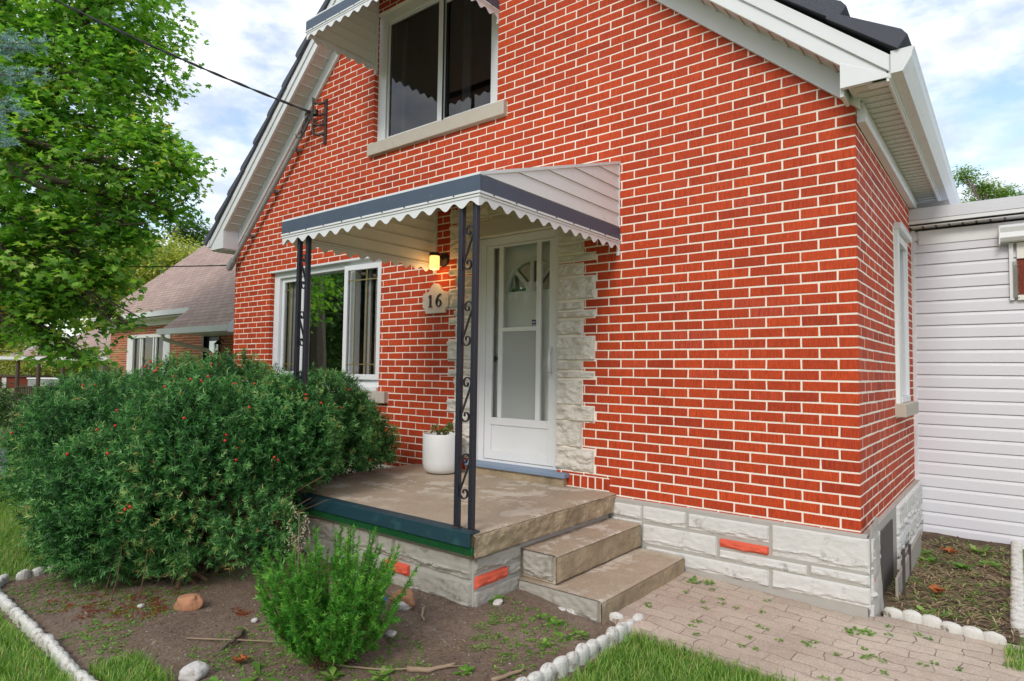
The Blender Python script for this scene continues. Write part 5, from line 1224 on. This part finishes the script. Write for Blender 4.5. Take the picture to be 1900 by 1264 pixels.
for ci in cen:
    for _ in range(int(nr.integers(1, 4))):
        if nb >= 98: break
        j = min(vis[::7], key=lambda q: float(np.linalg.norm(BP[q]-BP[ci]))+nr.uniform(0, .08)) if nb % 2 else ci
        p = BP[j]+BD[j]*BL[j]*nr.uniform(.5, .8)+nr.normal(0, .012, 3)
        b = bpy.data.objects.new('berry', bme); COL.objects.link(b); b.parent = yew; b.location = tuple(p); nb += 1
rebase(yew)
# young yew in front
yy = thing('young_yew', 'small bright green upright yew shrub in the foreground of the bed', 'shrub', (-1.86, -2.33, .12))
cb = np.array([-1.86, -2.33, .11]); Pa = []; Da = []; La = []; mb = MB()
for i in range(135):
    a = nr.uniform(0, 2*np.pi); lean = nr.uniform(.02, .78)**.9; d = np.array([math.cos(a)*lean, math.sin(a)*lean, 1.]); d /= np.linalg.norm(d)
    Ls = nr.uniform(.30, .66)*(1-.22*lean); b0 = cb+np.array([math.cos(a), math.sin(a), 0])*nr.uniform(0, .10); e = b0+d*Ls+np.array([0, 0, .02]); mid = b0+d*Ls*.5+np.array([math.cos(a), math.sin(a), 0])*.05*lean
    pts = [b0+(mid-b0)*t for t in (0, .5)]+[mid, mid+(e-mid)*.5, e]; mb.tube([tuple(p) for p in pts], [.004, .0035, .003, .002, .001], 5)
    k_ = int(Ls/.017)
    for q in range(k_):
        t = .16+.84*q/k_; p = (b0+(mid-b0)*t*2) if t < .5 else (mid+(e-mid)*(t-.5)*2); dd = norm(d+nr.normal(0, .12, 3)); Pa.append(p); Da.append(dd); La.append(.022)
    for q in range(int(k_*.35)):
        t = nr.uniform(.15, .8); p = (b0+(mid-b0)*t*2) if t < .5 else (mid+(e-mid)*(t-.5)*2); dd = norm(d+nr.normal(0, .55, 3)); 
        for w_ in range(3): Pa.append(p+dd*.017*w_); Da.append(dd); La.append(.022)
P = np.array(Pa); D = np.array(Da); V, F, r_ = sprigs(P, D, np.array(La), 11, .022, .0030, fwd=.6); npmesh('foliage', V, F, r_, 'yew_young', yy); mb.build('stem', 'stem_brown', yy); rebase(yy)
# dried seed stalks
ss = thing('dried_weed', 'tall dried weed stalk with pale seed heads behind the small shrub', 'weed', (-2.10, -2.30, .12))
mb = MB(); sd0 = []
for (dx, dy, h) in ((0, 0, .68), (-.06, .03, .56), (.05, .02, .60)):
    x, y = -2.05+dx, -2.40+dy; mb.tube([(x, y, .12), (x+.005, y, .12+h*.5), (x+dx*.3, y, .12+h)], [.004, .003, .0015], 5)
    for q in range(9):
        t = .68+.32*q/9; a = rng.uniform(0, 6.3); z = .12+h*t; p0 = (x+dx*.3*t, y, z); p1 = (x+dx*.3*t+.035*math.cos(a), y+.035*math.sin(a), z+.045); mb.tube([p0, p1], .001, 4); sd0.append((p1, (.011, .011, .016)))
mb.build('stem', 'twig', ss); leaf_blob('seed_head', sd0, 9, .008, 'seed_head', ss); rebase(ss)

# ---------------------------------------------------------------- trees
LEAF = np.array([(0, 0), (.16, -.10), (.50, -.02), (.32, .18), (.55, .48), (.20, .50), (0, 1.0), (-.20, .50), (-.55, .48), (-.32, .18), (-.50, -.02), (-.16, -.10)])
OVAL = np.array([(0, 0), (.22, .35), (.18, .75), (0, 1), (-.18, .75), (-.22, .35)])
def leaves(P, T, Nn, size, shape, rnd):
    n = len(P); X = norm(np.cross(Nn, T)); T2 = norm(np.cross(X, Nn))
    sh = shape[None]*size[:, None, None]
    curl = (np.abs(shape[:, 0])**1.5)[None, :, None]*size[:, None, None]*.35
    V = P[:, None]+X[:, None]*sh[..., 0:1]+T2[:, None]*sh[..., 1:2]-Nn[:, None]*curl
    m = len(shape); return V.reshape(-1, 3), np.arange(n*m).reshape(n, m), rnd
def canopy(sprays, per, spread, size, shape, droop=.35, up_bias=.9):
    """sprays (n,3) centres with outward dirs"""
    C_, O_ = sprays; n = len(C_); m = per
    tw = norm(O_*np.array([1, 1, .4])+nr.normal(0, .4, C_.shape)); t = nr.uniform(-1, 1, (n, m, 1))
    P = C_[:, None]+tw[:, None]*t*spread+nr.normal(0, spread*.33, (n, m, 3))*np.array([1, 1, .45]); P[..., 2] -= droop*spread*t[..., 0]**2
    T = norm(tw[:, None]*.7+nr.normal(0, .7, (n, m, 3))-np.array([0, 0, .45])); Nn = norm(nr.normal(0, .42, (n, m, 3))+np.array([0, 0, up_bias])+O_[:, None]*.35)
    cl = np.repeat(nr.beta(2, 2, n), m)
    return leaves(P.reshape(-1, 3), T.reshape(-1, 3), Nn.reshape(-1, 3), nr.uniform(.7, 1.15, n*m)*size, shape, np.clip(cl*.75+nr.uniform(-.12, .35, n*m), 0, 1))
def tree(name, label, base, trunk_top, lobes, per, spread, size, shape, mat, density, tr=.2, group=None, cat='tree', lo=.5, bark='bark', limbs=4):
    root = thing(name, label, cat, tuple(base), group); rr = random.Random(len(label)*7+int(abs(base[0])*10))
    C_, O_ = [], []
    for i, (c, r_) in enumerate(lobes):
        n = int(density*(r_[0]*r_[1]+r_[0]*r_[2]+r_[1]*r_[2])/3); P, Nn = ellip_shell(c, r_, n, lo, i*5.1+1, .30); C_.append(P); O_.append(Nn)
    C_ = np.concatenate(C_); O_ = np.concatenate(O_); k_ = C_[:, 2] > base[2]+.5; C_, O_ = C_[k_], O_[k_]
    V, F, r_ = canopy((C_, O_), per, spread, size, shape); npmesh('crown', V, F, r_, mat, root)
    mb = MB(); b = Vector(base); t_ = Vector(trunk_top)
    mb.tube([b, b.lerp(t_, .3)+Vector((tr*.2, 0, 0)), b.lerp(t_, .7), t_], [tr*1.35, tr, tr*.85, tr*.6], 12); 
    for (c, r_) in lobes:
        c = Vector(c); s_ = b.lerp(t_, rr.uniform(.55, 1)); mid = s_.lerp(c, .5)+Vector((0, 0, .08*(c-s_).length)); mb.tube([s_, s_.lerp(mid, .5), mid, mid.lerp(c, .6), c], [tr*.42, tr*.34, tr*.25, tr*.16, tr*.09], 7)
        for q in range(limbs):
            e = c+Vector([rr.uniform(-.85, .85)*r_[w] for w in range(3)]); s2 = mid.lerp(c, rr.uniform(.2, 1)); mm = s2.lerp(e, .5)+Vector((0, 0, .05)); mb.tube([s2, mm, e], [tr*.12, tr*.08, tr*.025], 5)
            for w in range(3):
                e2 = mm.lerp(e, rr.random())+Vector([rr.uniform(-.3, .3)*r_[v] for v in range(3)]); mb.tube([mm, mm.lerp(e2, .5)+Vector((0, 0, .03)), e2], [tr*.05, tr*.035, tr*.012], 4)
    mb.build('trunk', bark, root); rebase(root); return root
def A(x, y, d): return tuple(at(x, y, d))
ml = []
for x, y, d, r_ in [(60, 40, 10.2, 1.3), (210, 20, 10.0, 1.05), (-60, 200, 9.4, 1.5), (150, 170, 9.6, 1.15), (245, 120, 9.9, .72), (60, 330, 9.0, 1.25), (240, 320, 9.4, .95), (335, 318, 9.6, .38), (300, 265, 9.9, .5), (120, 470, 8.8, .95), (240, 415, 9.2, .45), (20, 520, 8.6, .7), (60, 600, 8.6, .42), (110, 555, 8.8, .45), (110, 640, 8.7, .28), (150, 662, 8.7, .24), (235, 600, 8.9, .17), (205, 590, 8.9, .25), (-120, 420, 9.0, 1.6), (-250, 100, 10.5, 2.2), (-350, 350, 10, 2.2), (60, -200, 11, 2.0), (270, -160, 10.6, 1.1), (310, 385, 9.4, .26), (200, 500, 9.0, .3)]:
    ml.append((A(x, y, d), (r_, r_, r_*.82)))
tree('maple_tree', 'large green maple tree whose low boughs fill the upper left', (-12.4, -4.4, .08), (-12.3, -4.2, 5.2), ml, 16, .27, .100, LEAF, 'maple_leaf', 178, .30, lo=.35)
# blue spruce boughs
sp_ = thing('blue_spruce', 'blue spruce with bluish boughs reaching in at the left edge', 'tree', (-6.9, -3.9, .08))
Pa, Da = [], []; mb = MB(); mb.tube([(-6.9, -3.9, .05), (-6.9, -3.9, 3), (-6.9, -3.9, 7)], [.16, .11, .02], 10)
ends = [A(72, 82, 5), A(55, 92, 5), A(20, 70, 5.1), A(40, 140, 5), A(74, 138, 5.1), A(15, 185, 4.9), A(25, 205, 4.9), A(0, 232, 4.9), A(12, 262, 4.9), A(-50, 200, 5)]
for a in range(14):
    th = a*2.4; z = 1.2+a*.2; ends.append((-6.9+math.cos(th)*(1.15-z*.12), -3.9+math.sin(th)*(1.15-z*.12), z)) if math.cos(th)+math.sin(th) < .3 else None
for e in ends:
    e = np.array(e); b = np.array([-6.9, -3.9, e[2]+.25]); d0 = norm(e-b); mb.tube([tuple(b), tuple(b+(e-b)*.5-np.array([0, 0, .08])), tuple(e)], [.018, .012, .004], 5)
    for q in range(60):
        t = nr.uniform(.62, 1.02); p = b+(e-b)*t-np.array([0, 0, .08])*(4*t*(1-t))+nr.normal(0, .036, 3)*np.array([1, 1, .6]); Pa.append(p); Da.append(norm(d0+nr.normal(0, .6, 3)+np.array([0, 0, .15])))
P = np.array(Pa); D = np.array(Da); V, F, r_ = sprigs(P, D, np.full(len(P), .07), 18, .028, .0050, fwd=.45); npmesh('crown', V, F, r_, 'spruce', sp_); mb.build('trunk', 'bark', sp_); rebase(sp_)
tree('background_tree', 'yellow green tree rising behind the brown neighbouring roof', (-30.5, 10, .08), (-30.3, 10, 4), [(A(300, 490, 33), (2.4, 2.4, 1.5)), (A(355, 500, 32), (1.3, 1.3, 1.2)), (A(230, 530, 34), (2.4, 2.4, 1.5)), (A(270, 600, 34), (3, 3, 2))], 12, .5, .22, OVAL, 'yellow_leaf', 150, .3, lo=.5)
tree('background_tree', 'dark green tree mass behind the yellow green tree', (-38, 9, .08), (-38, 9, 5), [(A(180, 470, 42), (3.4, 3.4, 3)), (A(60, 520, 42), (4, 4, 3)), (A(-60, 560, 42), (4, 4, 3)), (A(350, 430, 46), (1.4, 1.4, 1.0)), (A(240, 500, 44), (3, 3, 2.4))], 12, .6, .30, OVAL, 'far_leaf', 110, .4, lo=.6)
tree('background_tree', 'yellowish shrubby tree seen under the far porch roof', (-44, 3, .08), (-44, 3, 1.6), [(A(100, 665, 42), (3.6, 3.6, 1.4)), (A(10, 640, 44), (3, 3, 1.8)), (A(200, 670, 44), (3, 3, 1.3)), (A(-60, 650, 44), (3, 3, 1.6))], 12, .45, .20, OVAL, 'yellow_leaf', 120, .2, lo=.4)
tree('feathery_tree', 'light green feathery tree above the annex roof at the right', (1.2, 17, .08), (1.2, 17, 3.5), [(A(1790, 325, 20), (.30, .3, .28)), (A(1828, 372, 20), (.55, .55, .42)), (A(1822, 345, 20), (.34, .34, .26)), (A(1862, 355, 20), (.25, .25, .22)), (A(1885, 378, 20), (.5, .5, .35)), (A(1850, 415, 20), (1.3, 1.3, .72)), (A(1800, 395, 20), (.35, .35, .45)), (A(1880, 392, 20), (.6, .6, .5)), (A(1780, 420, 20), (.8, .8, .8)), (A(1930, 400, 20), (.9, .9, .7))], 14, .20, .085, OVAL, 'right_leaf', 800, .14, lo=.2)
for i, (x, y, s_, mt, lab) in enumerate([(-22, -19, 4.2, 'far_leaf', 'tall dark green street tree mirrored in the middle of the picture window'), (-31, -15, 4.5, 'far_leaf', 'dark green street tree at the left of the window reflection'), (-14, -24, 4.5, 'maple_leaf', 'broad green street tree mirrored above the small picture window sill'), (-41, -24, 5.5, 'far_leaf', 'farthest green street tree in the window reflection'), (-6, -26, 4.2, 'maple_leaf', 'green street tree mirrored in the storm door glass')]):
    tree('street_tree', lab, (x, y, .08), (x, y, 4), [((x, y, 5.4), (s_, s_, s_*.7)), ((x+s_*.5, y, 3.6), (s_*.7, s_*.7, s_*.5)), ((x-s_*.6, y+.5, 3.8), (s_*.7, s_*.7, s_*.5)), ((x, y, 8.2), (s_*.6, s_*.6, s_*.5))], 10, .7, .42, OVAL, mt, 42, .35, 'trees across the street', lo=.5, limbs=2)
tree('orange_shrub', 'orange leaved shrub mirrored in the picture window', (-10.6, -6.3, .08), (-10.6, -6.3, .7), [((-10.6, -6.3, 1.5), (.7, .7, .8)), ((-10.2, -6.5, 1.2), (.5, .5, .5))], 12, .2, .1, OVAL, 'orange_leaf', 300, .05, cat='shrub')

# ---------------------------------------------------------------- neighbouring houses
def roof_quad(name, mat, quads, parent):
    V = []; F = []; U = []
    for (p, q, r_, s_, L_, H_) in quads:
        i = len(V); V += [p, q, r_, s_]; F.append((i, i+1, i+2, i+3)); U += [(0, 0), (L_, 0), (L_, H_), (0, H_)]
    me = bpy.data.meshes.new(name); me.from_pydata(V, [], F); uv = me.uv_layers.new(name='UVMap')
    for l_, u in enumerate(U): uv.data[l_].uv = u
    me.materials.append(M(mat)); o = bpy.data.objects.new(name, me); COL.objects.link(o); o.parent = parent
    md = o.modifiers.new('thick', 'SOLIDIFY'); md.thickness = .05; md.offset = -1; return o
nh = thing('neighbour_house', 'orange brick neighbouring house with a brownish pink shingle roof', 'house', (-17, 6, .08))
NY = 3.4; NX0, NX1 = -21.4, -12.1
nops = [(-19.95, -17.2, .75, 2.42), (-15.35, -14.45, .1, 2.36)]
mb = MB(); brick_field(mb, lambda u, z, o: (NX1-u, NY-o, z), NX1-NX0, 3, 44, [(NX1-b, NX1-a, c, d) for a, b, c, d in nops], True, None); 
mb.build('brickwork', 'brick_far', nh)
mb = MB()
wall_panel(mb, lambda x, z: (x, NY, z), nops, [NX0, -19.95, -17.2, -15.35, -14.45, NX1], .08, lambda x: 2.95)
mb.quad((NX0, NY, .08), (NX0, NY+6.5, .08), (NX0, NY+6.5, 2.95), (NX0, NY+3.25, 5.7), (NX0, NY, 2.95)); mb.quad((NX1, NY, .08), (NX1, NY+6.5, .08), (NX1, NY+6.5, 2.95), (NX1, NY+3.25, 5.7), (NX1, NY, 2.95)); mb.quad((NX0, NY+6.5, .08), (NX1, NY+6.5, .08), (NX1, NY+6.5, 2.95), (NX0, NY+6.5, 2.95))
mb.build('wall', 'mortar_far', nh)
k_ = .86; zr_ = lambda y: 2.98+(y-3.0)*k_
yr = 6.6; Ls = math.hypot(yr-3.0, (yr-3.0)*k_); x0, x1, xp = NX0-.25, NX1+.3, -15.1
roof_quad('roof', 'roof_brown', [((x0, 3.0, zr_(3.0)), (xp, 3.0, zr_(3.0)), (xp, yr, zr_(yr)), (x0, yr, zr_(yr)), xp-x0, Ls),
    ((xp+.0, 2.3, zr_(2.3)+.02), (x1, 2.3, zr_(2.3)+.02), (x1, yr, zr_(yr)+.002), (xp+.0, yr, zr_(yr)+.002), x1-xp, Ls*1.2),
    ((x1, yr+3.6, zr_(3.0)), (x0, yr+3.6, zr_(3.0)), (x0, yr, zr_(yr)), (x1, yr, zr_(yr)), x1-x0, Ls)], nh)
mb = MB(); mb.box(x0, xp-.02, 2.92, 2.985, zr_(3.0)-.14, zr_(3.0)-.01); mb.box(x0, xp, 3.0, NY, 2.80, 2.83); mb.box(x0, xp, NY-.03, NY-.006, 2.66, 2.80)
mb.box(xp-.05, x1, 2.20, 2.285, zr_(2.3)-.12, zr_(2.3)+.01); mb.box(xp, x1, 2.3, NY, zr_(2.3)-.10, zr_(2.3)-.08); mb.build('gutter', 'white_vinyl', nh)
mb = MB(); mb.prism([(2.29, zr_(2.3)-.1), (NY, zr_(2.3)-.1), (NY, zr_(NY)-.05), (2.29, zr_(2.3)-.03)], lambda u, v: (xp, u, v), lambda u, v: (xp+.02, u, v)); mb.prism([(2.2, zr_(2.3)-.14), (NY, zr_(2.3)-.14), (NY, zr_(NY)-.03), (2.2, zr_(2.3)+.02)], lambda u, v: (x1+.01, u, v), lambda u, v: (x1+.03, u, v)); mb.build('eave_return', 'white_vinyl', nh)
mb = MB(); gx = -14.9; gz_ = zr_(2.3)-.12
mb.tube([(gx, 2.24, gz_), (gx, 2.26, gz_-.10), (gx+.05, 2.5, gz_-.18), (gx+.2, 3.2, gz_-.34), (gx+.25, 3.33, gz_-.46), (gx+.25, 3.33, .2)], .05, 8); mb.build('downspout', 'cream_metal', nh)
mb = MB(); a, b, c, d = nops[0]; frame_rect(mb, a, a+.35, c, d, .0, NY-.05, NY+.05) if False else None
mb.box(a-.05, a+.36, NY-.04, NY+.05, c, d); mb.box(b-.36, b+.05, NY-.04, NY+.05, c, d); mb.box(a+.36, b-.36, NY-.03, NY+.04, d-.10, d); mb.box(a+.36, b-.36, NY-.03, NY+.04, c, c+.1)
for x in (a+.80, a+.92, a+1.68, a+1.84): mb.box(x, x+.07, NY-.02, NY+.04, c+.1, d-.1)
nw = mb.build('window', 'white_vinyl', nh, bevel=.01); pane(nw, a+.36, b-.36, c+.1, d-.1, NY+.02, 'glass_dim')
mb = MB(); a, b, c, d = nops[1]; mb.box(a, a+.10, NY-.03, NY+.1, c, d); mb.box(b-.08, b, NY-.03, NY+.1, c, d); mb.box(a, b, NY-.03, NY+.1, d-.08, d); mb.box(a+.1, b-.08, NY+.05, NY+.09, c, d-.08); nd = mb.build('door', 'dark_metal', nh, bevel=.005); pane(nd, a+.2, b-.2, .9, d-.2, NY+.045, 'glass_dark')
rebase(nh)
nl = thing('wall_lantern', 'black lantern beside the dark door of the orange brick house', 'lantern', (-14.25, 3.3, 1.95))
mb = MB(); lx, ly, lz = -14.25, 3.24, 1.82; mb.lathe([(0, .34), (.05, .30), (.10, .24), (.02, .235)], (lx, ly, lz), 8); mb.lathe([(0, .02), (.05, .0), (.06, .02)], (lx, ly, lz), 8)
for q in range(6): th = q*math.pi/3; mb.tube([(lx+.055*math.cos(th), ly+.055*math.sin(th), lz), (lx+.085*math.cos(th), ly+.085*math.sin(th), lz+.24)], .008, 4)
mb.tube([(lx, ly, lz+.32), (lx, ly+.05, lz+.38), (lx, NY-.01, lz+.30)], .012, 6); mb.build('frame', 'dark_metal', nl); mb = MB(); mb.lathe([(.045, .02), (.07, .23)], (lx, ly, lz), 8); mb.build('glass_shade', 'glass', nl); rebase(nl)
nn_ = thing('number_plaque', 'small white slanting number 12 plaque on the orange brick house', 'house number', (-13.95, NY, 1.7))
mb = MB(); T_ = Matrix.Translation((-13.93, NY-.012, 1.70)) @ Matrix.Rotation(R(28), 4, 'Y'); mb.box(-.17, .17, -.02, 0, -.09, .09, T_); mb.build('board', 'white_paint', nn_)
text_mesh('12', .17, 'digit_black', T_ @ Matrix.Translation((0, -.022, 0)) @ Matrix.Rotation(R(90), 4, 'X'), nn_, 'lettering', .001); rebase(nn_)

# second neighbour: low porch with turned posts, far left
ph = thing('porch_house', 'distant house at the far left with a low brown roofed porch', 'house', tuple(at(100, 700, 26)))
a0 = Vector(at(4, 655, 25.2)); b0 = Vector(at(213, 652, 24.2)); e_ = (b0-a0); e_.z = 0; Lh = e_.length; e_.normalize(); n_ = Vector((-e_.y, e_.x, 0)); n_ = n_ if n_.y > 0 else -n_
EZ = 1.80
G = lambda u, v, z: tuple(Vector((a0.x, a0.y, 0))+e_*u+n_*v+Vector((0, 0, z)))
Lh += 1.2
roof_quad('roof', 'roof_brown', [(G(-.3, 0, EZ), G(Lh, 0, EZ), G(Lh, 2.6, EZ+.75), G(.35, 2.6, EZ+.75), Lh, 2.8), (G(.1, 1.0, EZ+.32), G(Lh, 1.0, EZ+.32), G(Lh, 4.2, EZ+1.9), G(2.2, 4.2, EZ+1.9), Lh, 4)], ph)
mb = MB(); 
def gbox(mb, u0, u1, v0, v1, z0, z1):
    i = len(mb.v); mb.box(0, 1, 0, 1, 0, 1); mb.v[i:] = [G(u0+(u1-u0)*x, v0+(v1-v0)*y, z0+(z1-z0)*z) for x, y, z in mb.v[i:]]
gbox(mb, -1.6, Lh, -.06, 0, EZ-.10, EZ+.02); gbox(mb, -1.6, Lh, 0, 2.4, EZ-.13, EZ-.101); mb.build('gutter', 'white_vinyl', ph)
mb = MB(); mb.tube([G(-.15, .9, EZ+.12), G(.55, 1.6, EZ+.92)], .06, 4); mb.build('rake_board', 'white_vinyl', ph)
mb = MB(); gbox(mb, 3.4, Lh, 2.5, 2.6, 0, EZ); gbox(mb, 3.4, 3.5, 2.6, 5, 0, EZ+.5); mb.build('wall', 'brick_dark', ph)
for u in (.62, 1.62, 2.75):
    mb = MB(); mb.tube([G(u, .15, .08), G(u, .15, .45), G(u, .15, .48), G(u, .15, EZ-.2), G(u, .15, EZ-.1)], [.10, .10, .075, .065, .11], 10); mb.build('post', 'brown_wood', ph)
mb = MB(); gbox(mb, .62, 2.75, .12, .18, .60, .66); gbox(mb, .62, 2.75, .12, .18, .12, .17)
for u in np.arange(.70, 2.75, .085): gbox(mb, u, u+.03, .13, .17, .17, .60)
mb.build('railing', 'brown_wood', ph)
mb = MB(); gbox(mb, -1.6, Lh, .0, 2.5, .0, .10); mb.build('floor', 'grey_wood', ph); rebase(ph)
# brick garage and pale trailer beyond the porch
gr = thing('brick_garage', 'low dark red brick garage glimpsed left of the far porch post', 'garage', tuple(at(20, 705, 40)))
g0 = Vector(at(-60, 712, 38)); g1 = Vector(at(56, 712, 38)); mb = MB(); d_ = g1-g0; d_.z = 0; w_ = d_.length; d_.normalize(); q_ = Vector((-d_.y, d_.x, 0)); q_ = q_ if q_.dot(fw) > 0 else -q_
def lbox(mb, o, u0, u1, v0, v1, z0, z1):
    i = len(mb.v); mb.box(0, 1, 0, 1, 0, 1); mb.v[i:] = [tuple(Vector((o.x, o.y, 0))+d_*(u0+(u1-u0)*x)+q_*(v0+(v1-v0)*y)+Vector((0, 0, z0+(z1-z0)*z))) for x, y, z in mb.v[i:]]
lbox(mb, g0, 0, w_, 0, 3, 0, .75); mb.build('wall', 'brick_dark', gr); mb = MB(); lbox(mb, g0, -.1, w_+.1, -.1, 3.1, .751, .83); mb.build('roof', 'brown_wood', gr); mb = MB(); lbox(mb, g0, w_*.55, w_*.62, -.03, .01, .1, .7); mb.build('door', 'white_vinyl', gr); rebase(gr)
tl = thing('trailer', 'pale grey low trailer with a white roof standing beyond the far porch', 'trailer', tuple(at(85, 712, 34)))
t0 = Vector(at(51, 712, 34)); mb = MB(); lbox(mb, t0, 0, 1.75, 0, 1.2, .28, .72); mb.build('body', 'grey_pipe', tl, bevel=.02); mb = MB(); lbox(mb, t0, -.04, 1.79, -.04, 1.24, .721, .80); mb.build('roof', 'white_paint', tl, bevel=.02)
for u in (.4, 1.3):
    mb = MB(); c = Vector((t0.x, t0.y, .24))+d_*u-q_*.02; mb.tube([c, c+q_*.12], .14, 14); mb.build('wheel', 'dark_metal', tl)
rebase(tl)
hd = None
tree('low_hedge', 'dark rounded hedge at the left edge beyond the berry bush', (-9.6, -2.3, .08), (-9.6, -2.3, .4), [(A(-20, 745, 9.5), (.5, .5, .3)), (A(-60, 770, 9), (.6, .6, .5))], 14, .12, .05, OVAL, 'far_leaf', 1400, .03, cat='hedge', lo=.5)
